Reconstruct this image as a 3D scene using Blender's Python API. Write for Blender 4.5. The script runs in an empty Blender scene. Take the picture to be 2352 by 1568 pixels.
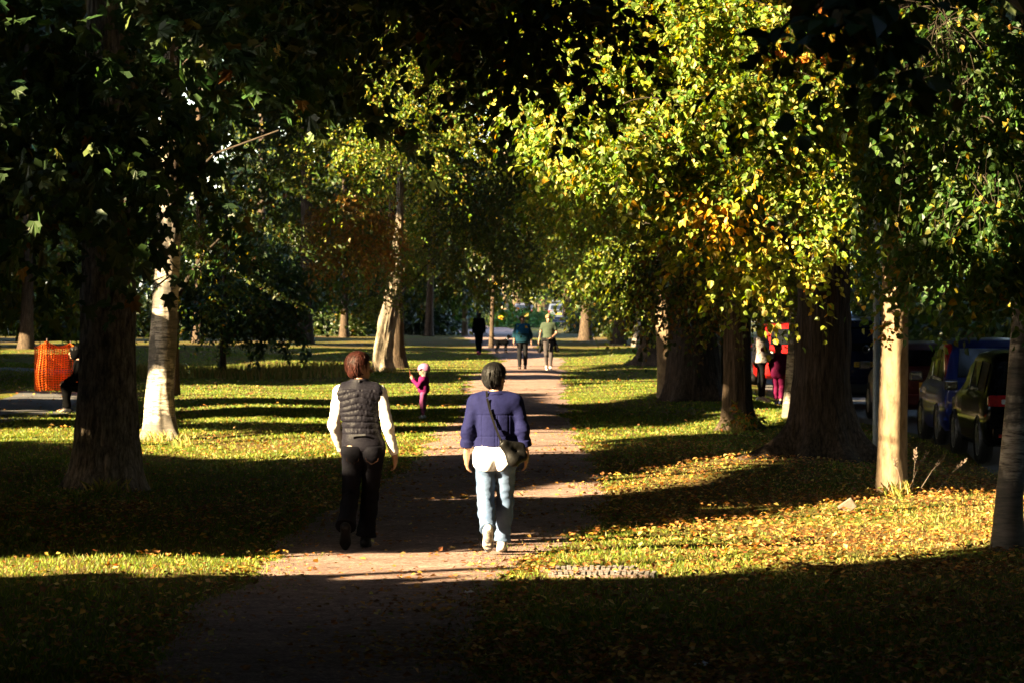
import bpy, bmesh, math, random
import numpy as np
from mathutils import Vector, Matrix
random.seed(7)
RNG = np.random.default_rng(11)
SC = bpy.context.scene
COL = SC.collection

# ------------------------------------------------------------------ camera
# picture coordinates used while authoring: 2352 x 1568, horizon at row 680
F, CX, HY, CH = 8000.0, 1176.0, 680.0, 2.23
cam_d = bpy.data.cameras.new('camera')
cam = bpy.data.objects.new('camera', cam_d); COL.objects.link(cam)
cam.location = (0, 0, CH); cam.rotation_euler = (math.pi/2, 0, 0)
cam_d.sensor_width = 36; cam_d.lens = F/2352*36
cam_d.shift_y = -(784-HY)/2352
cam_d.clip_start = 0.5; cam_d.clip_end = 5000
cam_d.dof.use_dof = True; cam_d.dof.focus_distance = 31.0; cam_d.dof.aperture_fstop = 8.0
SC.camera = cam

# ------------------------------------------------------------------ sky, sun, exposure
PHI, EL = math.radians(58), math.radians(24)      # sun behind the left shoulder, low
SUN = np.array([-math.sin(PHI)*math.cos(EL), -math.cos(PHI)*math.cos(EL), math.sin(EL)])
W = bpy.data.worlds.new('World'); SC.world = W; W.use_nodes = True
nt = W.node_tree; bg = nt.nodes['Background']
sky = nt.nodes.new('ShaderNodeTexSky'); sky.sky_type = 'NISHITA'; sky.sun_disc = False
sky.sun_elevation = EL; sky.sun_rotation = math.atan2(SUN[0], SUN[1])
nt.links.new(sky.outputs[0], bg.inputs[0]); bg.inputs[1].default_value = 0.09
sun_d = bpy.data.lights.new('sun', 'SUN'); sun_d.energy = 5.0; sun_d.angle = math.radians(0.5)
sun_d.color = (1.0, 0.78, 0.45)
sun = bpy.data.objects.new('sun', sun_d); COL.objects.link(sun)
sun.rotation_euler = Vector(SUN).to_track_quat('Z', 'Y').to_euler()
sun.location = (-30, -20, 40)
SC.view_settings.view_transform = 'Standard'; SC.view_settings.look = 'None'
SC.view_settings.exposure = 3.55; SC.view_settings.gamma = 1.0
SC.view_settings.use_curve_mapping = False
SC.render.engine = 'CYCLES'
SC.cycles.use_denoising = True
SC.cycles.max_bounces = 4; SC.cycles.diffuse_bounces = 1; SC.cycles.glossy_bounces = 2
SC.cycles.transmission_bounces = 2; SC.cycles.transparent_max_bounces = 6
SC.cycles.sample_clamp_indirect = 4.0

# ------------------------------------------------------------------ helpers
def tag(o, label=None, cat=None, group=None, kind=None):
    if label: o['label'] = label
    if cat: o['category'] = cat
    if group: o['group'] = group
    if kind: o['kind'] = kind
    return o

def empty(name, loc=(0, 0, 0), rz=0.0):
    o = bpy.data.objects.new(name, None); COL.objects.link(o)
    o.location = loc; o.rotation_euler = (0, 0, rz); o.empty_display_size = 0.2
    return o

def link(name, me, mat=None, parent=None):
    o = bpy.data.objects.new(name, me); COL.objects.link(o)
    if mat is not None: me.materials.append(mat)
    if parent is not None: o.parent = parent
    return o

def npmesh(name, V, faces, k, smooth=False, col=None):
    """mesh from numpy verts (n,3) and faces (m,k)"""
    me = bpy.data.meshes.new(name)
    V = np.ascontiguousarray(V, np.float32); faces = np.ascontiguousarray(faces, np.int32)
    m = len(faces)
    me.vertices.add(len(V)); me.vertices.foreach_set('co', V.ravel())
    me.loops.add(m*k); me.loops.foreach_set('vertex_index', faces.ravel())
    me.polygons.add(m)
    me.polygons.foreach_set('loop_start', np.arange(0, m*k, k, dtype=np.int32))
    me.polygons.foreach_set('use_smooth', np.full(m, smooth, bool))
    if col is not None:
        a = me.attributes.new('tint', 'FLOAT_COLOR', 'POINT')
        c = np.ones((len(V), 4), np.float32); c[:, :3] = col
        a.data.foreach_set('color', c.ravel())
    me.update(calc_edges=True)
    return me

class MB:
    """collects shapes into one mesh"""
    def __init__(s): s.v = []; s.f = []
    def add(s, V, Fc):
        b = len(s.v); s.v += [tuple(p) for p in V]; s.f += [tuple(b+i for i in f) for f in Fc]
    def box(s, c, size, rot=None, taper=1.0):
        x, y, z = [q/2 for q in size]
        P = [(-x,-y,-z),(x,-y,-z),(x,y,-z),(-x,y,-z),(-x*taper,-y*taper,z),(x*taper,-y*taper,z),(x*taper,y*taper,z),(-x*taper,y*taper,z)]
        R = Matrix.Rotation(rot[1], 3, rot[0]) if rot else None
        out = []
        for p in P:
            q = Vector(p)
            if R: q = R @ q
            out.append(q+Vector(c))
        s.add(out, [(0,3,2,1),(4,5,6,7),(0,1,5,4),(1,2,6,5),(2,3,7,6),(3,0,4,7)])
    def tube(s, pts, rad, n=8, cap=True):
        pts = [Vector(p) for p in pts]; rings = []
        if not hasattr(rad, '__len__'): rad = [rad]*len(pts)
        up = Vector((0.13, 0.31, 0.94))
        for i, p in enumerate(pts):
            d = (pts[min(i+1, len(pts)-1)]-pts[max(i-1, 0)]).normalized()
            u = up.cross(d)
            if u.length < 1e-3: u = Vector((1, 0, 0)).cross(d)
            u.normalize(); w = d.cross(u)
            rings.append([p+(u*math.cos(2*math.pi*k/n)+w*math.sin(2*math.pi*k/n))*rad[i] for k in range(n)])
        V = [q for r in rings for q in r]; Fc = []
        for i in range(len(pts)-1):
            for k in range(n):
                a = i*n+k; b = i*n+(k+1) % n
                Fc.append((a, b, b+n, a+n))
        if cap:
            Fc.append(tuple(range(n-1, -1, -1))); Fc.append(tuple((len(pts)-1)*n+k for k in range(n)))
        s.add(V, Fc)
    def lathe(s, prof, n=24, axis='Z', c=(0, 0, 0)):
        V = []; Fc = []
        for (r, h) in prof:
            for k in range(n):
                a = 2*math.pi*k/n; x, y = r*math.cos(a), r*math.sin(a)
                q = {'Z': (x, y, h), 'X': (h, x, y), 'Y': (x, h, y)}[axis]
                V.append((q[0]+c[0], q[1]+c[1], q[2]+c[2]))
        for i in range(len(prof)-1):
            for k in range(n):
                a = i*n+k; b = i*n+(k+1) % n
                Fc.append((a, b, b+n, a+n))
        s.add(V, Fc)
    def build(s, name, mat, parent=None, smooth=False, bevel=0.0):
        me = bpy.data.meshes.new(name); me.from_pydata(s.v, [], s.f)
        if smooth:
            me.polygons.foreach_set('use_smooth', np.ones(len(me.polygons), bool))
        bm = bmesh.new(); bm.from_mesh(me)
        bmesh.ops.recalc_face_normals(bm, faces=bm.faces)
        if bevel > 0:
            bmesh.ops.bevel(bm, geom=list(bm.edges), offset=bevel, segments=2, affect='EDGES', profile=0.5)
        bm.to_mesh(me); bm.free()
        return link(name, me, mat, parent)

def _hash(ix, iy, iz):
    h = (ix.astype(np.int64)*374761393 + iy.astype(np.int64)*668265263 + iz.astype(np.int64)*2147483647) & 0xffffffff
    h = ((h ^ (h >> 13))*1274126177) & 0xffffffff
    return ((h ^ (h >> 16)) & 0xffffff)/float(0xffffff)
def vnoise(P):
    P = np.asarray(P, float); i = np.floor(P).astype(np.int64); f = P-i; f = f*f*(3-2*f)
    r = 0
    for dx in (0, 1):
        for dy in (0, 1):
            for dz in (0, 1):
                w = (f[..., 0] if dx else 1-f[..., 0])*(f[..., 1] if dy else 1-f[..., 1])*(f[..., 2] if dz else 1-f[..., 2])
                r = r+w*_hash(i[..., 0]+dx, i[..., 1]+dy, i[..., 2]+dz)
    return r
def fbm(P, o=3):
    r = 0; a = 0.5
    for k in range(o): r = r+a*vnoise(np.asarray(P)*2**k+17.3*k); a *= 0.5
    return r/(1-0.5**o)

# ground height, and picture <-> place conversions used to lay the scene out
def gz(x, y):
    x = np.asarray(x, float); y = np.asarray(y, float)
    h = 0.05*np.sin(x*0.55+0.6)*np.sin(y*0.16+0.8)+0.03*np.sin(x*1.3+y*0.21)
    h = h*np.clip((np.abs(x+0.3)-0.9)/2.0, 0, 1)
    h = h+0.10*np.exp(-(((x-3.6)/2.2)**2+((y-44.5)/5)**2))
    h = h-0.22*np.clip((x-5.2)/1.2, 0, 1)*np.clip((y-38)/6, 0, 1)*np.clip((140-y)/20, 0, 1)
    return h*np.clip((260-y)/80, 0, 1)*np.clip((60-np.abs(x))/20, 0, 1)
def GP(px, py):
    s = (py-HY)/CH; d = F/s; x = (px-CX)/s
    return x, d
def GV(px, py, up=0.0):
    x, d = GP(px, py); return (x, d, float(gz(x, d))+up)
def PD(px, py, d):
    return ((px-CX)*d/F, d, CH-(py-HY)*d/F)
def PIX(P):
    P = np.asarray(P); return CX+P[..., 0]*F/P[..., 1], HY-(P[..., 2]-CH)*F/P[..., 1]

def inpoly(x, y, poly):
    r = np.zeros(x.shape, bool); n = len(poly); j = n-1
    for i in range(n):
        xi, yi = poly[i]; xj, yj = poly[j]
        if yi != yj:
            c = ((yi > y) != (yj > y)) & (x < (xj-xi)*(y-yi)/(yj-yi)+xi)
            r ^= c
        j = i
    return r
# ------------------------------------------------------------------ materials
def newmat(name):
    m = bpy.data.materials.new(name); m.use_nodes = True
    nt = m.node_tree; return m, nt, nt.nodes['Principled BSDF']
def nd(nt, t, **kw):
    n = nt.nodes.new(t)
    for k, v in kw.items():
        if k in n.inputs.keys() if hasattr(n.inputs, 'keys') else False: n.inputs[k].default_value = v
        else: setattr(n, k, v)
    return n
def C4(c): return (c[0], c[1], c[2], 1)
def ramp(nt, fac, stops):
    r = nt.nodes.new('ShaderNodeValToRGB'); e = r.color_ramp.elements
    while len(e) > 1: e.remove(e[-1])
    e[0].position = stops[0][0]; e[0].color = C4(stops[0][1])
    for p, c in stops[1:]:
        q = e.new(p); q.color = C4(c)
    nt.links.new(fac, r.inputs[0]); return r.outputs[0]
def coords(nt, scale=(1, 1, 1), kind='Object'):
    tc = nt.nodes.new('ShaderNodeTexCoord'); mp = nt.nodes.new('ShaderNodeMapping')
    mp.inputs['Scale'].default_value = scale
    nt.links.new(tc.outputs[kind], mp.inputs[0]); return mp.outputs[0]
def noise(nt, vec, scale, detail=4, rough=0.55):
    n = nt.nodes.new('ShaderNodeTexNoise'); n.inputs['Scale'].default_value = scale
    n.inputs['Detail'].default_value = detail; n.inputs['Roughness'].default_value = rough
    nt.links.new(vec, n.inputs['Vector']); return n.outputs['Fac']
def bump(nt, bs, h, strength, dist=0.01):
    b = nt.nodes.new('ShaderNodeBump'); b.inputs['Strength'].default_value = strength
    b.inputs['Distance'].default_value = dist
    nt.links.new(h, b.inputs['Height']); nt.links.new(b.outputs[0], bs.inputs['Normal'])
def simple(name, c1, c2=None, scale=20, rough=0.7, bmp=0.0, stretch=(1, 1, 1), metal=0.0, coat=0.0, spec=0.5, lo=0.35, hi=0.65, bd=0.004, sheen=0.0):
    m, nt, bs = newmat(name)
    c2 = c2 or tuple(q*0.75 for q in c1)
    v = coords(nt, stretch); n = noise(nt, v, scale)
    nt.links.new(ramp(nt, n, [(lo, c2), (hi, c1)]), bs.inputs['Base Color'])
    bs.inputs['Roughness'].default_value = rough; bs.inputs['Metallic'].default_value = metal
    bs.inputs['Specular IOR Level'].default_value = spec
    if coat: bs.inputs['Coat Weight'].default_value = coat; bs.inputs['Coat Roughness'].default_value = 0.05
    if sheen: bs.inputs['Sheen Weight'].default_value = sheen
    if bmp: bump(nt, bs, n, bmp, bd)
    return m

def leafmat(name, trans=0.42, rough=0.45):
    """leaf: colour from each leaf's own tint, thin translucent blade"""
    m, nt, bs = newmat(name)
    at = nt.nodes.new('ShaderNodeAttribute'); at.attribute_name = 'tint'
    nt.links.new(at.outputs['Color'], bs.inputs['Base Color'])
    bs.inputs['Roughness'].default_value = rough; bs.inputs['Specular IOR Level'].default_value = 0.35
    tr = nt.nodes.new('ShaderNodeBsdfTranslucent')
    hs = nt.nodes.new('ShaderNodeHueSaturation'); hs.inputs['Saturation'].default_value = 1.15; hs.inputs['Value'].default_value = 1.25
    hs.inputs['Hue'].default_value = 0.485
    nt.links.new(at.outputs['Color'], hs.inputs['Color']); nt.links.new(hs.outputs[0], tr.inputs[0])
    mx = nt.nodes.new('ShaderNodeMixShader'); mx.inputs[0].default_value = trans
    nt.links.new(bs.outputs[0], mx.inputs[1]); nt.links.new(tr.outputs[0], mx.inputs[2])
    nt.links.new(mx.outputs[0], nt.nodes['Material Output'].inputs[0])
    return m
M = {}
M['leaf'] = leafmat('leaf_blade')
M['grass'] = leafmat('grass_blade', 0.35, 0.6)
M['litter'] = leafmat('dry_leaf', 0.2, 0.6)

def bark(name, c1, c2, c3, sxy, sz, bstr=0.8, cracks=0):
    m, nt, bs = newmat(name)
    v = coords(nt, (sxy, sxy, sz)); n = noise(nt, v, 1.0, 7, 0.65)
    v2 = coords(nt); n2 = noise(nt, v2, 1.7, 3)
    a = ramp(nt, n, [(0.3, c3), (0.48, c2), (0.68, c1)])
    if cracks:
        vo = nt.nodes.new('ShaderNodeTexVoronoi'); vo.feature = 'DISTANCE_TO_EDGE'; vo.inputs['Scale'].default_value = 1.0
        wv = nt.nodes.new('ShaderNodeVectorMath'); wv.operation = 'ADD'
        nn = nt.nodes.new('ShaderNodeTexNoise'); nn.inputs['Scale'].default_value = 1.6; nt.links.new(v, nn.inputs['Vector'])
        v3 = coords(nt, (sxy*cracks, sxy*cracks, sz*cracks*.55)); nt.links.new(v3, wv.inputs[0]); nt.links.new(nn.outputs['Color'], wv.inputs[1]); nt.links.new(wv.outputs[0], vo.inputs['Vector'])
        ck = ramp(nt, vo.outputs['Distance'], [(0.02, (0.12, 0.12, 0.12)), (0.16, (1, 1, 1))])
        mc = nt.nodes.new('ShaderNodeMix'); mc.data_type = 'RGBA'; mc.blend_type = 'MULTIPLY'; mc.inputs[0].default_value = 0.55
        nt.links.new(a, mc.inputs[6]); nt.links.new(ck, mc.inputs[7]); a = mc.outputs[2]
    mx = nt.nodes.new('ShaderNodeMix'); mx.data_type = 'RGBA'; mx.blend_type = 'MULTIPLY'; mx.inputs[0].default_value = 0.6
    b = ramp(nt, n2, [(0.3, (0.6, 0.6, 0.55)), (0.7, (1.0, 1.0, 1.0))])
    nt.links.new(a, mx.inputs[6]); nt.links.new(b, mx.inputs[7])
    nt.links.new(mx.outputs[2], bs.inputs['Base Color'])
    bs.inputs['Roughness'].default_value = 0.9; bs.inputs['Specular IOR Level'].default_value = 0.2
    bump(nt, bs, n, bstr, 0.02)
    return m
M['bark_grey'] = bark('bark_flaking_grey', (0.25, 0.195, 0.145), (0.14, 0.105, 0.075), (0.025, 0.018, 0.013), 18, 6, 1.0, 0.75)
M['bark_lime'] = bark('bark_ridged_dark', (0.11, 0.074, 0.048), (0.06, 0.041, 0.027), (0.016, 0.011, 0.008), 22, 2.6, 1.0, 0.9)
M['bark_smooth'] = bark('bark_smooth_pale', (0.27, 0.195, 0.125), (0.20, 0.14, 0.088), (0.09, 0.06, 0.038), 16, 5, 0.3)
M['bark_pale'] = bark('bark_pale_grey', (0.36, 0.295, 0.22), (0.25, 0.20, 0.145), (0.05, 0.038, 0.028), 9, 3, 1.0, 0.6)
M['bark_twig'] = bark('bark_twig', (0.045, 0.034, 0.024), (0.03, 0.022, 0.015), (0.015, 0.01, 0.008), 10, 4, 0.3)

def birch(name, foot=-0.28):
    m, nt, bs = newmat(name)
    v = coords(nt, (4.5, 4.5, 26)); n = noise(nt, v, 1.0, 6, 0.7)
    v2 = coords(nt, (2.6, 2.6, 1.5)); n2 = noise(nt, v2, 1.0, 4, 0.6)
    white = ramp(nt, n, [(0.40, (0.04, 0.033, 0.027)), (0.47, (0.19, 0.155, 0.12)), (0.60, (0.38, 0.325, 0.265))])
    dark = ramp(nt, n, [(0.3, (0.02, 0.018, 0.015)), (0.7, (0.12, 0.10, 0.08))])
    f = ramp(nt, n2, [(0.47, (0, 0, 0)), (0.53, (1, 1, 1))])
    mx = nt.nodes.new('ShaderNodeMix'); mx.data_type = 'RGBA'
    nt.links.new(f, mx.inputs[0]); nt.links.new(white, mx.inputs[6]); nt.links.new(dark, mx.inputs[7])
    # rough black plates climb the foot of the trunk
    tc = nt.nodes.new('ShaderNodeTexCoord'); sx = nt.nodes.new('ShaderNodeSeparateXYZ'); nt.links.new(tc.outputs['Object'], sx.inputs[0])
    ma = nt.nodes.new('ShaderNodeMath'); ma.operation = 'MULTIPLY_ADD'; ma.inputs[1].default_value = 0.9; ma.inputs[2].default_value = foot
    nt.links.new(sx.outputs[2], ma.inputs[0])
    mb = nt.nodes.new('ShaderNodeMath'); mb.operation = 'SUBTRACT'
    nt.links.new(n2, mb.inputs[0]); nt.links.new(ma.outputs[0], mb.inputs[1])
    fb = ramp(nt, mb.outputs[0], [(0.40, (0, 0, 0)), (0.50, (1, 1, 1))])
    mx2 = nt.nodes.new('ShaderNodeMix'); mx2.data_type = 'RGBA'
    nt.links.new(fb, mx2.inputs[0]); nt.links.new(mx.outputs[2], mx2.inputs[6]); nt.links.new(dark, mx2.inputs[7])
    nt.links.new(mx2.outputs[2], bs.inputs['Base Color']); bs.inputs['Roughness'].default_value = 0.75
    bump(nt, bs, n, 0.5, 0.01)
    return m
M['birch'] = birch('bark_birch')
M['birch_dark'] = birch('bark_birch_black_foot', -.62)

def groundmat():
    m, nt, bs = newmat('lawn_soil')
    v = coords(nt); n1 = noise(nt, v, 0.35, 5); n2 = noise(nt, v, 9, 5, 0.7); n3 = noise(nt, v, 60, 3, 0.7)
    g = ramp(nt, n2, [(0.3, (0.032, 0.050, 0.005)), (0.5, (0.070, 0.095, 0.008)), (0.7, (0.135, 0.14, 0.016))])
    b = ramp(nt, n3, [(0.35, (0.055, 0.036, 0.014)), (0.55, (0.11, 0.075, 0.025)), (0.7, (0.20, 0.13, 0.04))])
    f = ramp(nt, n1, [(0.36, (0, 0, 0)), (0.56, (1, 1, 1))])
    mx = nt.nodes.new('ShaderNodeMix'); mx.data_type = 'RGBA'
    nt.links.new(f, mx.inputs[0]); nt.links.new(g, mx.inputs[6]); nt.links.new(b, mx.inputs[7])
    nt.links.new(mx.outputs[2], bs.inputs['Base Color']); bs.inputs['Roughness'].default_value = 0.95
    bs.inputs['Specular IOR Level'].default_value = 0.1
    bump(nt, bs, n3, 1.0, 0.03)
    return m
M['ground'] = groundmat()
def pathmat():
    m, nt, bs = newmat('gravel_path')
    v = coords(nt); n1 = noise(nt, v, 1.1, 5); n2 = noise(nt, v, 34, 6, 0.85); n3 = noise(nt, v, 7, 5, .7)
    a = ramp(nt, n2, [(0.32, (0.065, 0.050, 0.045)), (0.5, (0.25, 0.182, 0.165)), (0.66, (0.55, 0.42, 0.38))])
    b = ramp(nt, n1, [(0.3, (0.72, 0.66, 0.62)), (0.7, (1.1, 1.0, 0.94))])
    c = ramp(nt, n3, [(0.32, (0.5, 0.48, 0.47)), (0.62, (1, 1, 1))])
    mx = nt.nodes.new('ShaderNodeMix'); mx.data_type = 'RGBA'; mx.blend_type = 'MULTIPLY'; mx.inputs[0].default_value = 1
    nt.links.new(a, mx.inputs[6]); nt.links.new(b, mx.inputs[7])
    my = nt.nodes.new('ShaderNodeMix'); my.data_type = 'RGBA'; my.blend_type = 'MULTIPLY'; my.inputs[0].default_value = 1
    nt.links.new(mx.outputs[2], my.inputs[6]); nt.links.new(c, my.inputs[7])
    nt.links.new(my.outputs[2], bs.inputs['Base Color']); bs.inputs['Roughness'].default_value = 0.95
    bs.inputs['Specular IOR Level'].default_value = 0.15
    bump(nt, bs, n2, 1.0, 0.02)
    return m
M['path'] = pathmat()
M['asphalt'] = simple('asphalt', (0.065, 0.062, 0.062), (0.035, 0.034, 0.035), 60, 0.9, 0.6, bd=0.01)
M['kerb'] = simple('kerb_stone', (0.30, 0.28, 0.25), (0.2, 0.18, 0.16), 30, 0.85, 0.3)
# ------------------------------------------------------------------ ground, path, roads
def sheet(xs, ys, zf):
    X, Y = np.meshgrid(xs, ys); V = np.stack([X, Y, zf(X, Y)], -1).reshape(-1, 3)
    nx, ny = len(xs), len(ys)
    i = (np.arange(ny-1)[:, None]*nx+np.arange(nx-1)[None]).ravel()
    return V, np.stack([i, i+1, i+nx+1, i+nx], -1)
def spaced(a):
    out = []
    for (p, q, st) in a: out += list(np.arange(p, q, st))
    return np.array(out+[a[-1][1]])
xs = spaced([(-1500, -200, 100), (-200, -60, 10), (-60, -16, 2), (-16, 16, 0.6), (16, 60, 2), (60, 200, 10), (200, 1500, 100)])
ys = spaced([(-400, -40, 40), (-40, 10, 5), (10, 70, 0.8), (70, 130, 1.6), (130, 300, 4), (300, 600, 20), (600, 2600, 100)])
V, Fc = sheet(xs, ys, gz)
tag(link('ground', npmesh('ground', V, Fc, 4, True), M['ground']), 'shaded park lawn strewn with fallen leaves', 'ground', kind='structure')

PATH = [(330, 1080, 1568), (400, 1085, 1480), (430, 1108, 1400), (560, 1150, 1340), (600, 1185, 1300), (640, 1285, 1250),
        (700, 1370, 1200), (850, 1395, 1130), (945, 1355, 1060), (1000, 1322, 1000), (1045, 1297, 960), (1070, 1297, 900), (1075, 1294, 868),
        (1125, 1292, 850), (1160, 1296, 830), (1120, 1245, 805), (1085, 1215, 785), (1060, 1195, 770), (1035, 1178, 756), (980, 1120, 746), (900, 1080, 738)]
_pd = np.array([GP(0, p[2])[1] for p in PATH]); _pl = np.array([GP(p[0], p[2])[0] for p in PATH]); _pr = np.array([GP(p[1], p[2])[0] for p in PATH])
def path_edges(y):
    l = np.interp(y, _pd, _pl); r = np.interp(y, _pd, _pr)
    a = np.stack([np.asarray(y)*0.9, np.zeros_like(y), np.zeros_like(y)], -1)
    k = np.clip(np.asarray(y)/60, 0.5, 1.5)
    l = l+0.55*k*(fbm(a+3.1, 4)-0.5); r = r+0.75*k*(fbm(a+91.7, 4)-0.5)
    b_ = np.stack([np.asarray(y)*4.5, np.zeros_like(y), np.zeros_like(y)], -1)
    l = l+0.16*(fbm(b_+40, 2)-.5); r = r+.2*(fbm(b_+70, 2)-.5)
    return l, r
def on_path(x, y, grow=0.0):
    l, r = path_edges(y); return (x > l-grow) & (x < r+grow)
yy = np.concatenate([np.arange(2, 70, 0.12), np.arange(70, 140, 0.4), np.arange(140, 305, 2)])
L_, R_ = path_edges(yy)
tt = np.linspace(0, 1, 15)
X = L_[:, None]+(R_-L_)[:, None]*tt[None]; Y = np.repeat(yy[:, None], 15, 1)
Z = gz(X, Y)+0.006+0.012*np.minimum(1, np.minimum(tt, 1-tt)*6)[None]+0.012*(fbm(np.stack([X*2.5, Y*2.5, X*0], -1))-0.5)
n = len(yy); i = (np.arange(n-1)[:, None]*15+np.arange(14)[None]).ravel()
tag(link('path', npmesh('path', np.stack([X, Y, Z], -1).reshape(-1, 3), np.stack([i, i+1, i+16, i+15], -1), 4, True), M['path']),
    'worn reddish gravel path running straight between the trees', 'path', kind='structure')

def strip(name, pts_fn, nx, ny, mat, up, label, cat):
    u = np.linspace(0, 1, nx); w = np.linspace(0, 1, ny); U, Wv = np.meshgrid(u, w)
    X, Y = pts_fn(U, Wv); V = np.stack([X, Y, gz(X, Y)+up], -1).reshape(-1, 3)
    i = (np.arange(ny-1)[:, None]*nx+np.arange(nx-1)[None]).ravel()
    return tag(link(name, npmesh(name, V, np.stack([i, i+1, i+nx+1, i+nx], -1), 4, True), mat), label, cat, kind='structure')
# tarred path on the left with a rounded end, and its farther arm
strip('tarmac_path', lambda U, W_: (-60+(50.6+0.9*np.sin(W_*math.pi)**0.5)*U, 61+W_*19), 30, 24, M['asphalt'], 0.012, 'dark tarred path ending in the grass at the left edge', 'path')
strip('tarmac_path', lambda U, W_: (-80+67*U, 99+W_*7), 30, 12, M['asphalt'], 0.012, 'distant tarred path crossing the lawn at the left', 'path')
strip('road', lambda U, W_: (6.9+.25*np.sin(W_*37)*(U < .01)+U*8, 30+W_*130), 20, 160, M['asphalt'], 0.012, 'park road with parked cars behind the right-hand trees', 'road')
strip('road', lambda U, W_: (-120+U*240, 292+W_*9), 60, 6, M['asphalt'], 0.02, 'distant cross road beyond the end of the path', 'road')
# ------------------------------------------------------------------ areas kept sunlit: crown leaves that would shade them are left out
LIT_G = [
 ([(-900, 1330), (0, 1302), (330, 1292), (620, 1279), (760, 1276), (1180, 1272), (1330, 1240), (1560, 1212), (1900, 1160), (2330, 1135), (2420, 1130), (2420, 1220), (2270, 1252), (1800, 1292), (1470, 1330), (1180, 1326), (900, 1322), (600, 1322), (300, 1332), (0, 1345), (-900, 1385)], 1.0),
 ([(1150, 1128), (1350, 1118), (1550, 1092), (1770, 1060), (1750, 1095), (1500, 1130), (1300, 1146), (1150, 1142)], 0.9),
 ([(1350, 1180), (1700, 1130), (2000, 1110), (2000, 1150), (1560, 1205), (1330, 1225)], 0.12),
 ([(-500, 985), (0, 985), (170, 980), (420, 985), (560, 1000), (760, 1003), (930, 992), (1340, 988), (1340, 1044), (930, 1048), (560, 1045), (330, 1032), (160, 1012), (0, 1015), (-500, 1030)], 1.0),
 ([(1300, 1000), (1500, 975), (1660, 958), (1800, 948), (1800, 965), (1650, 985), (1450, 1008), (1300, 1018)], 1.0),
 ([(1280, 892), (1400, 886), (1530, 872), (1530, 903), (1400, 920), (1280, 930)], 1.0),
 ([(1070, 873), (1290, 873), (1290, 903), (1070, 903)], 1.0),
 ([(400, 893), (560, 883), (760, 880), (1060, 880), (1060, 905), (760, 910), (400, 918)], 1.0),
 ([(400, 936), (1060, 932), (1060, 938), (400, 942)], 0.9), ([(420, 962), (760, 972), (1060, 972), (1060, 978), (760, 979), (420, 969)], 0.8),
 ([(420, 840), (530, 836), (700, 828), (850, 826), (1180, 826), (1480, 812), (1480, 828), (1300, 848), (850, 849), (530, 848), (420, 852)], 1.0),
 ([(1060, 858), (1300, 856), (1300, 861), (1060, 862)], 0.6),
 ([(0, 771), (900, 771), (900, 775), (0, 777)], 0.8), ([(0, 785), (900, 783), (900, 788), (0, 792)], 0.7), ([(0, 799), (180, 800), (180, 812), (0, 811)], 0.8),
 ([(640, 795), (1480, 795), (1480, 799), (640, 799)], 0.6), ([(1050, 776), (1480, 775), (1480, 780), (1050, 781)], 0.6), ([(640, 808), (1400, 806), (1400, 811), (640, 812)], 0.5),
 ([(0, 905), (90, 908), (170, 912), (170, 918), (0, 919)], 1.0), ([(0, 937), (100, 941), (230, 944), (230, 948), (0, 942)], 0.9), ([(0, 953), (100, 957), (230, 958), (230, 962), (0, 958)], 0.9), ([(0, 926), (100, 929), (100, 931), (0, 928)], 0.9),
 ([(1000, 738), (1190, 738), (1190, 752), (1000, 754)], 0.5),
 ([(1720, 905), (1810, 905), (1810, 916), (1720, 916)], 0.7), ([(1660, 945), (1820, 940), (1820, 952), (1660, 958)], 0.6), ([(2090, 1060), (2270, 1085), (2270, 1120), (2090, 1090)], 0.3),
]
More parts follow.
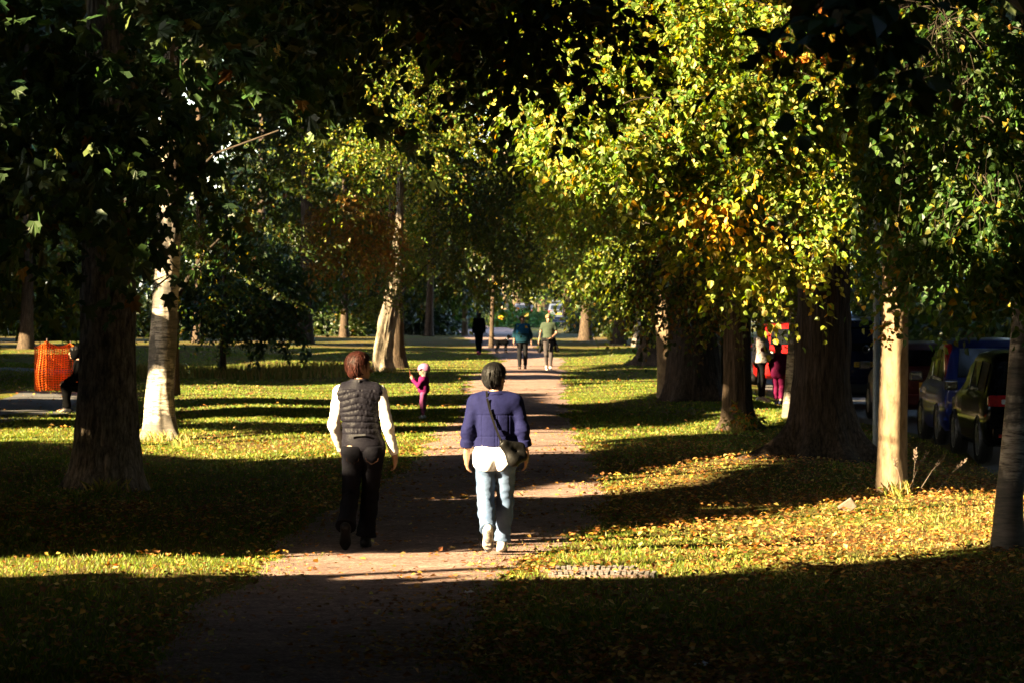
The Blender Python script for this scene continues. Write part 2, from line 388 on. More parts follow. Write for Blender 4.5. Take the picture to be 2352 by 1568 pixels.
# upright targets: polygon in picture coordinates at depth d
CANOPY = [(1190, 230), (1350, 130), (1450, 40), (2000, 20), (2080, 330), (2060, 560), (1800, 700), (1680, 680), (1600, 500), (1400, 440), (1190, 380)]
def _r(a, b, c, d): return [(a, b), (c, b), (c, d), (a, d)]
LIT_V = [
 (_r(735, 780, 945, 1060), 30.5, 1.0), (_r(1050, 825, 1232, 1290), 29.98, 1.0), (_r(1060, 1120, 1200, 1285), 29.75, 1.0),
 (_r(918, 790, 1032, 930), 63.65, 1.0), (_r(945, 915, 1005, 965), 63.65, 0.3), (_r(1540, 740, 1660, 925), 73.0, 0.12),
 (_r(2000, 550, 2100, 1160), 38.66, 1.0), (_r(2275, 900, 2352, 1260), 31.7, 0.10),
 (_r(318, 470, 420, 900), 54.55, 0.18), (_r(318, 870, 420, 1012), 54.55, 1.0), (_r(842, 490, 940, 860), 102.85, 1.0), (_r(842, 490, 940, 860), 102.5, 0.9),
 (_r(185, 590, 290, 780), 40.45, 0.42), (_r(140, 780, 335, 1120), 40.4, 0.3), (_r(1658, 720, 1735, 980), 59.3, 0.22), (_r(1830, 780, 1960, 900), 44.75, 0.2),
 (_r(1505, 650, 1545, 760), 75.45, 0.7), (_r(1450, 690, 1480, 790), 148.6, 0.8), (_r(1805, 400, 1835, 960), 63.15, 0.3),
 (CANOPY, 37.5, 0.93), (CANOPY, 38.5, 0.93), (CANOPY, 39.6, 0.85), (CANOPY, 41.5, 0.6),
 (_r(2060, 20, 2352, 700), 28.8, 0.5), (_r(2060, 20, 2352, 700), 29.1, 0.555), (_r(2050, 40, 2352, 700), 35.7, 0.555),
 (_r(725, 20, 1010, 620), 86, 0.6), (_r(725, 20, 1010, 620), 89, 0.6), (_r(725, 20, 1010, 620), 92, 0.45), (_r(1010, 60, 1240, 640), 101, 0.3), (_r(1230, 300, 1610, 720), 80, 0.55), (_r(1230, 300, 1610, 720), 86, 0.5), (_r(1230, 300, 1610, 720), 96, 0.35),
 (_r(0, 470, 190, 750), 68, 0.3), (_r(0, 470, 190, 750), 165, 0.3), (_r(430, 420, 740, 830), 82, 0.06),
 (_r(340, 205, 435, 310), 30, 0.2), (_r(480, 220, 650, 310), 29.2, 0.22), (_r(565, 320, 745, 480), 28.8, 0.3),
 (_r(65, 775, 190, 910), 80.4, 1.0), (_r(1720, 735, 1775, 912), 76.75, 0.5), (_r(1770, 860, 1805, 912), 76.75, 0.5), (_r(1715, 730, 1815, 860), 93.1, 0.8), (_r(1170, 725, 1300, 850), 106, 0.22),
]
SX = np.array([-SUN[1], SUN[0], 0.0]); SX /= np.linalg.norm(SX); SW = np.cross(SUN, SX)
def sun_keep(P, soft=1.0, hard=False):
    """True where a leaf at P may hang: it does not stand in one of the gaps the sun comes through"""
    P = np.asarray(P, float); keep = np.ones(len(P), bool)
    nz = vnoise(np.stack([P@SX*3.0, P@SW*5, np.zeros(len(P))], -1))*0.75+vnoise(np.stack([P@SX*7, P@SW*11, np.ones(len(P))], -1))*0.25
    nz = np.clip((nz-0.5)*1.9+0.5, 0, 0.995)
    t = P[:, 2]/SUN[2]; G = P-SUN*t[:, None]
    ok = (G[:, 1] > 12)
    gy = np.maximum(G[:, 1], 1.0); px = CX+G[:, 0]*F/gy; py = HY+CH*F/gy
    for poly, p in LIT_G:
        if hard and p < .55: continue
        keep &= ~(ok & (nz < (p if p > .89 else min(.9, p*1.6))) & inpoly(px, py, poly))
    for poly, d, p in LIT_V:
        if hard and p < .55: continue
        t = (P[:, 1]-d)/SUN[1]; Q = P-SUN*t[:, None]
        m = (P[:, 1] < d-0.06) & (Q[:, 2] > -0.5)
        if not m.any(): continue
        qx = CX+Q[:, 0]*F/d; qy = HY-(Q[:, 2]-CH)*F/d
        keep &= ~(m & (nz < (p if p > .89 else min(.9, p*1.6))) & inpoly(qx, qy, poly))
    return keep

# ------------------------------------------------------------------ leaves
def unit(v): return v/np.maximum(np.linalg.norm(v, axis=-1, keepdims=True), 1e-9)
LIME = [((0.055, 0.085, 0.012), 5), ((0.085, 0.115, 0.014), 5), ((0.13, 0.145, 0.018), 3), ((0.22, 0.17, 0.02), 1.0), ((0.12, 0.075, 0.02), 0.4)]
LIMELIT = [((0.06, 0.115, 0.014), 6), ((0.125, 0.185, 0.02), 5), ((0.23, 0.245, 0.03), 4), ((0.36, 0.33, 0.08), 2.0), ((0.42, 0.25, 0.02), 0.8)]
YELLOW = [((0.42, 0.25, 0.015), 5), ((0.36, 0.18, 0.012), 3), ((0.40, 0.31, 0.03), 2)]
ORANGE = [((0.40, 0.17, 0.02), 5), ((0.33, 0.11, 0.02), 3), ((0.34, 0.24, 0.03), 2)]
BIRCHL = [((0.036, 0.078, 0.018), 6), ((0.058, 0.108, 0.02), 4), ((0.11, 0.13, 0.02), 1.2), ((0.28, 0.20, 0.02), 0.6)]
SYC = [((0.022, 0.048, 0.016), 6), ((0.035, 0.068, 0.020), 4), ((0.075, 0.105, 0.03), 1.2), ((0.16, 0.10, 0.02), 0.3)]
BROWN = [((0.16, 0.085, 0.015), 5), ((0.22, 0.13, 0.02), 3), ((0.10, 0.09, 0.016), 3)]
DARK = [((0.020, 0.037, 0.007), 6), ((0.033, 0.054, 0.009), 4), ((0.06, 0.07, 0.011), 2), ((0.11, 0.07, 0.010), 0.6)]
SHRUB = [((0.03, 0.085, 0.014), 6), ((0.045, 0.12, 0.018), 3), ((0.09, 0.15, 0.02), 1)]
SHADELEAF = [((0.010, 0.020, 0.006), 6), ((0.016, 0.030, 0.008), 4), ((0.03, 0.042, 0.01), 1.5)]  # leaf colours darkened to stand in for shade on far foliage
IVY = [((0.10, 0.14, 0.02), 5), ((0.16, 0.18, 0.03), 4), ((0.06, 0.09, 0.015), 3)]
def pick(pal, n, rng):
    c = np.array([p[0] for p in pal]); w = np.array([p[1] for p in pal], float)
    r = c[rng.choice(len(pal), n, p=w/w.sum())]
    return r*(0.8+0.4*rng.random((n, 1)))*(1+0.10*rng.standard_normal((n, 3)))

def sprays(lobes, nspray, per, leaf, pal, rng, length=0.9, droop=0.55, shell=0.5, spread=0.55, boughs=0, toward=(0, 0, -.25), twigs=None):
    """drooping twigs of leaves filling ellipsoid lobes (cx,cy,cz,rx,ry,rz) -> base, axis, normal, size, colour"""
    L = np.array(lobes, float); vol = L[:, 3]*L[:, 4]*L[:, 5]
    k = rng.choice(len(L), nspray, p=vol/vol.sum())
    d = unit(rng.standard_normal((nspray, 3))); r = rng.random((nspray, 1))**(1/3.0)
    r = np.where(rng.random((nspray, 1)) < shell, 0.75+0.27*rng.random((nspray, 1)), r)
    c = L[k, :3]; B = c+d*r*L[k, 3:6]
    out = unit(d*np.array([1, 1, 0.35])+0.35*rng.standard_normal((nspray, 3)))
    if boughs:      # leaves gathered along drooping boughs, dark gaps between them
        kb = rng.choice(len(L), boughs, p=vol/vol.sum()); db = unit(rng.standard_normal((boughs, 3))*np.array([1, 1, .55])+np.array(toward))
        p0 = L[kb, :3]+.35*rng.standard_normal((boughs, 3))*L[kb, 3:6]; p1 = L[kb, :3]+db*L[kb, 3:6]*(.85+.3*rng.random((boughs, 1)))
        j = rng.integers(0, boughs, nspray); t_ = rng.random((nspray, 1))**.7; ln_ = np.linalg.norm(p1-p0, axis=1, keepdims=True)
        B = p0[j]+(p1-p0)[j]*t_; B[:, 2] += .18*ln_[j, 0]*(4*t_[:, 0]*(1-t_[:, 0]))-.10*ln_[j, 0]*t_[:, 0]**2
        B += rng.standard_normal((nspray, 3))*.10*np.array([1, 1, .6])*length/.75
        out = unit(unit(p1-p0)[j]*.8+.55*rng.standard_normal((nspray, 3))*np.array([1, 1, .5])); d = unit(out+d*.6)
        if twigs is not None:
            tt_ = np.linspace(0, 1, 7)
            for q in range(boughs):
                pp = p0[q]+(p1[q]-p0[q])*tt_[:, None]; pp[:, 2] += .18*ln_[q, 0]*(4*tt_*(1-tt_))-.10*ln_[q, 0]*tt_**2; twigs.append((pp, .008))
    out[:, 2] -= droop*rng.random(nspray); out = unit(out)
    ln = length*(0.6+0.7*rng.random((nspray, 1)))
    side = unit(np.cross(out, np.array([0, 0, 1.0])+0.3*rng.standard_normal((nspray, 3))))
    t = (np.arange(per)+0.5)/per; t = t[None, :, None]*np.ones((nspray, 1, 1))
    sg = np.where(np.arange(per) % 2 == 0, 1.0, -1.0)[None, :, None]
    pos = B[:, None]+out[:, None]*ln[:, None]*t
    pos[..., 2] -= (0.28*droop+0.1)*ln*t[..., 0]**2
    if twigs is not None:
        for q in range(0, nspray, 2): twigs.append((pos[q, ::max(1, per//4)].copy(), .003))
    pos = pos+side[:, None]*sg*rng.random((nspray, per, 1))*spread*0.22*ln[:, None]*(1.15-t)+0.04*ln[:, None]*rng.standard_normal((nspray, per, 3))
    ax = unit(out[:, None]*0.5+side[:, None]*sg*0.7+np.array([0, 0, -0.55])+0.45*rng.standard_normal((nspray, per, 3)))
    nm = unit(np.array([0, 0, 1.0])*0.55+d[:, None]*0.55+0.6*rng.standard_normal((nspray, per, 3)))
    sz = leaf*(0.65+0.6*rng.random((nspray, per)))
    col = pick(pal, nspray*per, rng).reshape(nspray, per, 3)*(0.8+0.4*rng.random((nspray, 1, 1)))
    return pos.reshape(-1, 3), ax.reshape(-1, 3), nm.reshape(-1, 3), sz.ravel(), col.reshape(-1, 3)

def leafset(pos, ax, nm, sz, col, shape='diamond', wid=0.62):
    """turn leaf records into verts and quads"""
    sd = unit(np.cross(nm, ax)); up = np.cross(ax, sd); n = len(pos); s = sz[:, None]
    if shape == 'diamond':
        prof = [(0, 0, 0), (0.42, wid/2, 0.12), (1.0, 0, -0.05), (0.42, -wid/2, 0.12)]
        quads = [(0, 1, 2, 3)]
    elif shape == 'heart':
        prof = [(0, 0, 0), (0.12, wid*0.44, 0.06), (0.58, wid*0.42, 0.10), (1.0, 0, -0.10), (0.58, -wid*0.42, 0.10), (0.12, -wid*0.44, 0.06)]
        quads = [(0, 1, 2, 3), (0, 3, 4, 5)]
    else:  # lobed sycamore leaf
        prof = [(0, 0, 0), (-0.02, 0.30, 0.03), (0.28, 0.52, 0.05), (0.38, 0.24, 0.03), (0.72, 0.36, 0.0), (0.68, 0.15, 0.02), (1.0, 0, -0.12),
                (0.68, -0.15, 0.02), (0.72, -0.36, 0.0), (0.38, -0.24, 0.03), (0.28, -0.52, 0.05), (-0.02, -0.30, 0.03)]
        quads = [(0, 1, 2, 3), (0, 3, 4, 5), (0, 5, 6, 7), (0, 7, 8, 9), (0, 9, 10, 11)]
    k = len(prof)
    V = np.empty((n, k, 3))
    for j, (a, b, c) in enumerate(prof): V[:, j] = pos+s*(ax*a+sd*b+up*c)
    Q = (np.arange(n)[:, None, None]*k+np.array(quads)[None]).reshape(-1, 4)
    return V.reshape(-1, 3), Q, np.repeat(col, k, axis=0)

TRIS = [0]
def crown_mesh(name, sets, parent, base, mat=None):
    Vs, Qs, Cs, b = [], [], [], 0
    for V, Q, Cc in sets:
        Vs.append(V); Qs.append(Q+b); Cs.append(Cc); b += len(V)
    if not Vs or b == 0: return None
    V = np.concatenate(Vs)-np.array(base); Q = np.concatenate(Qs); TRIS[0] += 2*len(Q)
    o = link(name, npmesh(name, V, Q, 4, False, np.concatenate(Cs)), mat or M['leaf'], parent)
    o['kind'] = 'stuff'
    return o

def trunk(name, parent, spine, radii, mat, seg=40, step=0.06, flare=0.5, flare_h=0.45, ridges=0, ramp_=0.03, lump=0.06, roots=(), seed=0):
    """tapered trunk through spine points (local) with bark relief and root flare"""
    sp = np.array(spine, float); z = sp[:, 2]; zz = np.arange(z[0], z[-1]+step, step)
    cx = np.interp(zz, z, sp[:, 0]); cy = np.interp(zz, z, sp[:, 1]); r = np.interp(zz, z, radii)
    for _ in range(6):
        cx[1:-1] = (cx[:-2]+2*cx[1:-1]+cx[2:])/4; cy[1:-1] = (cy[:-2]+2*cy[1:-1]+cy[2:])/4; r[1:-1] = (r[:-2]+2*r[1:-1]+r[2:])/4
    a = np.linspace(0, 2*math.pi, seg, endpoint=False); A, Z = np.meshgrid(a, zz)
    h = np.maximum(Z, 0)
    R = r[:, None]*(1+flare*np.exp(-h/flare_h))
    if roots:
        e = np.zeros_like(R)
        for (ra, reach, w) in roots:
            dd = (A-ra+math.pi) % (2*math.pi)-math.pi
            e += reach*np.exp(-(dd/w)**2)*np.exp(-h/(0.30*flare_h+0.10))
        R = R+e
    N3 = np.stack([np.cos(A)*1.6, np.sin(A)*1.6, Z*0.9+seed*7.7], -1)
    R = R*(1+lump*(fbm(N3)-0.5)*2)
    if ridges:
        q = np.stack([np.cos(A)*ridges/6.28, np.sin(A)*ridges/6.28, Z*1.3+seed], -1)
        R = R+ramp_*(np.abs(2*vnoise(q)-1)-0.4)
        q2 = q*np.array([1.9, 1.9, 2.5]); R = R+0.5*ramp_*(np.abs(2*vnoise(q2)-1)-0.4)
    V = np.stack([cx[:, None]+R*np.cos(A), cy[:, None]+R*np.sin(A), Z], -1).reshape(-1, 3)
    nr = len(zz); i = np.arange(nr-1)[:, None]*seg; j = np.arange(seg)[None]; j2 = (j+1) % seg
    Q = np.stack([i+j, i+j2, i+seg+j2, i+seg+j], -1).reshape(-1, 4)
    TRIS[0] += 2*len(Q)
    return link(name, npmesh(name, V, Q, 4, True), mat, parent)

def limb(parent, pts, r0, r1, mat, name='branch'):
    mb = MB(); n = len(pts)
    mb.tube(pts, [r0+(r1-r0)*i/(n-1) for i in range(n)], 7)
    return mb.build(name, mat, parent, smooth=True)
def curve_pts(a, b, sag, n=6, rng=random):
    a = Vector(a); b = Vector(b); out = []
    for i in range(n):
        t = i/(n-1); p = a.lerp(b, t); p.z += sag*4*t*(1-t)
        if 0 < i < n-1: p += Vector((rng.uniform(-.06, .06), rng.uniform(-.06, .06), rng.uniform(-.06, .06)))*(b-a).length*0.3
        out.append(p)
    return out

def lobe(px, py, d, rx, ry, rd):
    c = PD(px, py, d); return (c[0], c[1], c[2], rx*d/F, rd, ry*d/F)
def twig_mesh(tw, root, base):
    V, Q, b = [], [], 0
    for pp, r in tw:
        n = len(pp); d = unit(np.gradient(pp, axis=0)); u = unit(np.cross(d, np.array([.2, 1, .3]))); w = np.cross(d, u); rr = r*np.linspace(1, .45, n)[:, None]
        for a in range(3): V.append(pp+(u*math.cos(a*2.094)+w*math.sin(a*2.094))*rr)
        for a in range(3):
            i = np.arange(n-1); c = b+((a+1) % 3)*n; Q.append(np.stack([b+a*n+i, c+i, c+i+1, b+a*n+i+1], -1))
        b += 3*n
    V = np.concatenate(V)-np.array(base); Q = np.concatenate(Q); TRIS[0] += 2*len(Q)
    o = link('twigs', npmesh('twigs', V, Q, 4, True), M['bark_twig'], root); o['kind'] = 'stuff'
def make_tree(name, label, base, spine, radii, mat, foliage, limbs=(), cat='tree', group=None, shape='diamond', keep=True, **kw):
    """foliage: list of (lobes, nspray, per, leaf, palette, opts) in world space"""
    root = empty(name, base); tag(root, label, cat, group)
    trunk('trunk', root, spine, radii, mat, **kw)
    rng = np.random.default_rng(int(abs(base[0]*131+base[1]*17))+3)
    for (tx, ty, tz, sag, r0) in limbs:
        z0 = min(max(tz*0.55, spine[0][2]+2.2), spine[-1][2]-0.2)
        i0 = np.interp(z0, [p[2] for p in spine], [p[0] for p in spine]); j0 = np.interp(z0, [p[2] for p in spine], [p[1] for p in spine])
        limb(root, curve_pts((i0, j0, z0), (tx-base[0], ty-base[1], tz-base[2]), sag), r0, r0*0.25, M['bark_twig'])
    sets = []
    for fo in foliage:
        lobes, ns, per, leaf, pal = fo[:5]; op = dict(fo[5]) if len(fo) > 5 else {}
        sh = op.pop('shape', shape); wid = op.pop('wid', 0.62); kp = op.pop('keep', keep)
        tw = [] if op.pop('twigs', False) else None
        rec = sprays(lobes, ns, per, leaf, pal, rng, twigs=tw, **op)
        if tw:
            twig_mesh(tw, root, base)
        if kp:
            tip = rec[0]+rec[1]*rec[3][:, None]; sd_ = unit(np.cross(rec[2], rec[1]))*rec[3][:, None]*wid*0.5; mid = (rec[0]+tip)/2
            k = sun_keep(mid)
            if leaf > 0.15: k &= sun_keep(rec[0], 1, True) & sun_keep(tip, 1, True) & sun_keep(mid+sd_*.8, 1, True) & sun_keep(mid-sd_*.8, 1, True)
            if leaf > 0.4: k &= sun_keep((rec[0]+mid)/2, 1, True) & sun_keep((tip+mid)/2, 1, True) & sun_keep(mid+sd_*.4, 1, True) & sun_keep(mid-sd_*.4, 1, True)
            rec = tuple(r[k] for r in rec)
        sets.append(leafset(*rec, shape=sh, wid=wid))
    crown_mesh('crown', sets, root, base)
    return root
# ------------------------------------------------------------------ the trees
def upper(x, d, r=5.5, h=4.5, n=240, leaf=0.62, lift=2.0, pal=None):  # unseen crown top, widened and thickened to cut sky light
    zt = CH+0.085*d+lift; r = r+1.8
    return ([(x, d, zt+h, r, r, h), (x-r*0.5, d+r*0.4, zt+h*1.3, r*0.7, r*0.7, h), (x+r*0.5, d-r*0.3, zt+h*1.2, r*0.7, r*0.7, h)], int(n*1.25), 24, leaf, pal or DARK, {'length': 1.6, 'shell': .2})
def B(px, py): return GV(px, py, -0.04)

# big flaking trunk on the left with dark lobed leaves hanging over it
b1 = B(243, 1118)
T1 = make_tree('sycamore_tree', 'massive flaking grey trunk at left with dark drooping lobed leaves', b1,
  [(0, 0, -0.1), (0.02, 0, 1), (0.03, 0, 3), (0.08, 0, 8)], [0.36, 0.345, 0.315, 0.26], M['bark_grey'],
  [([lobe(100, 130, 33, 330, 240, 2.2), lobe(420, 70, 31, 330, 170, 2), lobe(250, 300, 32, 240, 130, 1.6), lobe(40, 400, 35, 170, 120, 1.6), lobe(560, 190, 30, 220, 150, 1.4)], 560, 16, 0.165, SYC, {'shape': 'syc', 'length': 0.9, 'droop': 0.9}),
   ([lobe(655, 400, 29, 70, 60, .4), lobe(580, 265, 29.2, 80, 35, .4), lobe(385, 260, 30.2, 50, 45, .4)], 40, 14, 0.135, SYC[1:], {'shape': 'syc', 'length': 0.7, 'droop': 1.0}),
   ([lobe(392, 320, 35, 60, 100, .4), lobe(385, 430, 36, 50, 50, .4)], 26, 16, 0.14, SYC, {'shape': 'syc', 'length': 0.8, 'droop': 1.0}),
   ([lobe(400, 245, 29.6, 40, 30, .2), lobe(530, 250, 29.2, 60, 22, .2), lobe(680, 440, 28.2, 35, 25, .2)], 26, 10, 0.055, ORANGE, {'length': 0.25, 'droop': 1.4, 'wid': 0.4}),
   ([(b1[0]-1, b1[1]-2, 12.0, 6, 7, 4.5), (b1[0]+1.5, b1[1]-9, 11.0, 5, 6, 4)], 560, 24, 0.5, SYC, {'length': 1.6})],
  limbs=[PD(120, 60, 36)+(0.5, .09), PD(480, 90, 33)+(0.4, .045), PD(640, 300, 30)+(.5, .028)],
  seg=120, step=0.05, flare=0.36, flare_h=0.40, ridges=34, ramp_=0.038, lump=0.05, roots=[(3.4, .16, .25), (4.4, .10, .3), (5.4, .12, .25), (0.1, .08, .3), (1.8, .2, .3)], seed=1)

b2 = B(368, 1006)
T2 = make_tree('birch_tree', 'thick white birch trunk with sunlit left side behind the flaking trunk', b2,
  [(0, 0, -0.1), (0.0, 0, 0.8), (0.06, 0, 1.9), (0.13, 0, 3.2), (0.09, 0, 4.4), (0.2, 0, 9)], [0.235, 0.22, 0.21, 0.195, 0.11, 0.05], M['birch'],
  [([lobe(420, 460, 54, 130, 110, 1.2), lobe(330, 560, 56, 90, 90, 1), lobe(470, 620, 57, 90, 120, 1)], 170, 22, 0.07, BIRCHL, {'droop': 1.0}), upper(b2[0], b2[1], 4.5, n=160)],
  seg=64, step=0.05, flare=0.35, flare_h=0.3, ridges=14, ramp_=0.02, lump=0.14, roots=[(5.6, .22, .3), (3.6, .12, .3)], seed=2)

b3 = B(401, 910)
make_tree('lime_tree', 'slim dark trunk just right of the thick white birch', b3,
  [(0, 0, -0.1), (0, 0, 4), (0.1, 0, 10)], [0.10, 0.09, 0.06], M['bark_lime'],
  [([lobe(540, 520, 80, 210, 180, 2.5), lobe(640, 640, 82, 120, 140, 2), lobe(450, 660, 79, 90, 110, 1.5)], 800, 22, 0.12, DARK, {'droop': 0.9}), upper(b3[0]+2, b3[1], 5.5)], limbs=[PD(560, 520, 80)+(.4, .06)])

b4 = B(512, 864)
make_tree('young_maple_tree', 'small dark tree with a spreading low crown on a short thin trunk', b4,
  [(0, 0, -0.1), (0, 0, 1.2), (0.1, 0, 4.5)], [0.085, 0.075, 0.04], M['bark_lime'],
  [([lobe(530, 700, 97, 150, 70, 2.0), lobe(640, 735, 97, 60, 45, 1.2), lobe(440, 750, 97, 50, 40, 1.0), lobe(590, 630, 98, 130, 70, 1.8)], 480, 22, 0.17, SYC, {'droop': 1.0, 'boughs': 50})],
  limbs=[PD(620, 740, 97)+(.3, .05), PD(450, 740, 97)+(.3, .05)])

b5 = B(876, 853)
T5 = make_tree('leaning_beech_tree', 'pale leaning trunk wrapped in ivy halfway up, left of the path', b5,
  [(-0.02, 0, -0.1), (0.03, 0, 0.6), (0.16, 0, 1.4), (0.34, 0, 2.3), (0.47, 0, 3.3), (0.55, 0, 4.6), (0.6, 0, 10)], [0.28, 0.28, 0.265, 0.235, 0.175, 0.105, 0.06], M['bark_pale'],
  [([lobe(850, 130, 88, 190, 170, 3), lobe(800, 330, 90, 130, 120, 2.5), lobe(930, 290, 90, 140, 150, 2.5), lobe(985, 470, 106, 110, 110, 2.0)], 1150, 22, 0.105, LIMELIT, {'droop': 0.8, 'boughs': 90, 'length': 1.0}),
   ([lobe(815, 520, 93, 85, 80, 1.2)], 220, 22, 0.12, BROWN, {'droop': 0.9}),
   ([lobe(880, 640, 100.6, 42, 55, .5), lobe(860, 690, 100.6, 26, 28, .4), lobe(915, 580, 100.6, 30, 60, .5), lobe(945, 600, 100.6, 26, 40, .5)], 150, 16, 0.10, IVY, {'length': 0.5, 'droop': 1.2, 'keep': False}), upper(b5[0], b5[1], 6, n=300)],
  limbs=[PD(1000, 590, 100)+(-.1, .05), PD(870, 600, 100)+(.2, .04)],
  seg=80, step=0.06, flare=0.22, flare_h=0.4, ridges=26, ramp_=0.05, lump=0.16, roots=[(4.9, .25, .3), (0.2, .2, .3)], seed=5)
b5b = B(908, 846)
make_tree('beech_tree', 'dark upright trunk standing directly behind the leaning pale trunk', b5b,
  [(0, 0, -0.1), (0, 0, 3), (-0.2, 0, 10)], [0.30, 0.2, 0.12], M['bark_lime'],
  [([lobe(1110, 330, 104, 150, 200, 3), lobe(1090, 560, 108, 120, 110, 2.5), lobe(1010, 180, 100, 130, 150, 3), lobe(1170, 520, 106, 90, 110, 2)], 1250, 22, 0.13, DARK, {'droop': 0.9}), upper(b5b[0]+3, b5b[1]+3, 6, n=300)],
  limbs=[PD(1090, 500, 106)+(.5, .07)], flare=0.6, ridges=16, ramp_=.03, seg=48)

b8 = B(1592, 922)
make_tree('lime_tree', 'very broad ridged trunk with a pale bare scar on its left side', b8,
  [(0, 0, -0.1), (0, 0, 1.2), (0, 0, 3), (0.1, 0, 10)], [0.57, 0.52, 0.5, 0.3], M['bark_lime'],
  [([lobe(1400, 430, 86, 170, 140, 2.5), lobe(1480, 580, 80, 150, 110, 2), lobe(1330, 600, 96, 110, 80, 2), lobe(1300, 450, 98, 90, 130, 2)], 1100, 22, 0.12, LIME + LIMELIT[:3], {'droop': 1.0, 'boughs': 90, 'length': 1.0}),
   ([lobe(1580, 640, 68, 120, 55, 1.2), lobe(1520, 710, 70, 60, 26, .7), lobe(1630, 690, 69, 60, 36, .8), lobe(1600, 570, 69, 110, 60, 1.2)], 300, 20, 0.11, DARK + BROWN[:1], {'droop': 1.0, 'keep': False}), upper(b8[0], b8[1], 6, n=300)],
  limbs=[PD(1440, 520, 82)+(.5, .09), PD(1570, 660, 69)+(.4, .06)], seg=120, step=0.06, flare=0.18, flare_h=0.5, ridges=44, ramp_=0.045, lump=0.10, roots=[(4.2, .3, .25), (5.5, .25, .25), (3.3, .2, .2)], seed=8)
b8b = B(1532, 916)
make_tree('beech_tree', 'smooth pale stem pressed against the broad ridged trunk', b8b,
  [(0.04, 0, -0.1), (-0.02, 0, 0.8), (-0.08, 0, 1.7), (-0.1, 0, 3.5), (0, 0, 7)], [0.22, 0.19, 0.165, 0.12, 0.07], M['bark_smooth'],
  [([lobe(1500, 480, 73, 110, 70, 1.4)], 120, 20, 0.10, LIME, {'droop': 0.9})], seg=40, flare=0.25, lump=0.12, seed=9)
for px, py, r, lab in ((1462, 797, 0.2, 'distant thin birch stem, left one of the pair right of the path'), (1473, 803, .22, 'distant birch stem, sunlit right one of the pair right of the path')):
    bb = B(px, py)
    make_tree('birch_tree', lab, bb, [(0, 0, -0.1), (0.15, 0, 2), (-0.05, 0, 5), (0, 0, 9)], [r, r*.8, r*.6, r*.3], M['birch'],
      [([lobe(px-20, 600, bb[1], 90, 70, 3)], 160, 20, 0.18, LIME, {'droop': 1.0})], seg=24, flare=0.4)
b7 = B(1495, 838)
make_tree('lime_tree', 'dark trunk with leafy root mound left of the broad ridged trunk', b7,
  [(0, 0, -0.1), (0, 0, 2), (0.2, 0, 9)], [0.36, 0.3, 0.2], M['bark_lime'],
  [([lobe(1400, 250, 108, 180, 170, 3), lobe(1250, 300, 112, 120, 170, 3)], 800, 22, 0.14, LIME, {'droop': 0.9}), upper(b7[0], b7[1], 6, n=260),
   ([lobe(1478, 815, 115, 26, 20, .6)], 40, 14, 0.12, SHRUB, {'length': .4, 'keep': False})], seg=60, flare=0.9, flare_h=.4, ridges=22, ramp_=.04, roots=[(3.4, .5, .3), (5.0, .3, .3)])

b9 = B(1692, 980)
make_tree('lime_tree', 'mid-size brown trunk beside the green pole, suckers at its foot', b9,
  [(0, 0, -0.1), (0.0, 0, 1), (0.03, 0, 3), (0, 0, 9)], [0.25, 0.235, 0.215, 0.15], M['bark_lime'],
  [([lobe(1740, 610, 57, 140, 50, 1.3), lobe(1650, 580, 58, 90, 70, 1.2), lobe(1780, 540, 60, 120, 70, 1.3)], 260, 20, 0.085, LIME, {'droop': 1.0}),
   ([lobe(1716, 955, 58.9, 26, 14, .25), lobe(1700, 972, 58.9, 22, 8, .25)], 26, 10, 0.09, IVY + ORANGE[:1], {'length': 0.25, 'keep': False}), upper(b9[0], b9[1], 5.5, n=220)],
  limbs=[PD(1740, 630, 57)+(.2, .04)], seg=90, step=0.05, flare=0.4, flare_h=0.25, ridges=36, ramp_=0.022, roots=[(0.0, .35, .3), (5.2, .2, .3), (3.6, .15, .3)], seed=10)

b11 = B(1822, 962)
make_tree('birch_tree', 'slender white birch with black marks left of the great root-flared trunk', b11,
  [(-0.06, 0, -0.1), (0.0, 0, 1.4), (0.03, 0, 2.6), (0.08, 0, 5.2), (0.1, 0, 8)], [0.13, 0.095, 0.085, 0.065, 0.03], M['birch'],
  [([lobe(1850, 330, 62, 90, 120, 1.5), lobe(1800, 650, 61, 60, 60, 1)], 110, 20, 0.07, LIME, {'droop': 1.0})], seg=28, flare=0.3, seed=11)

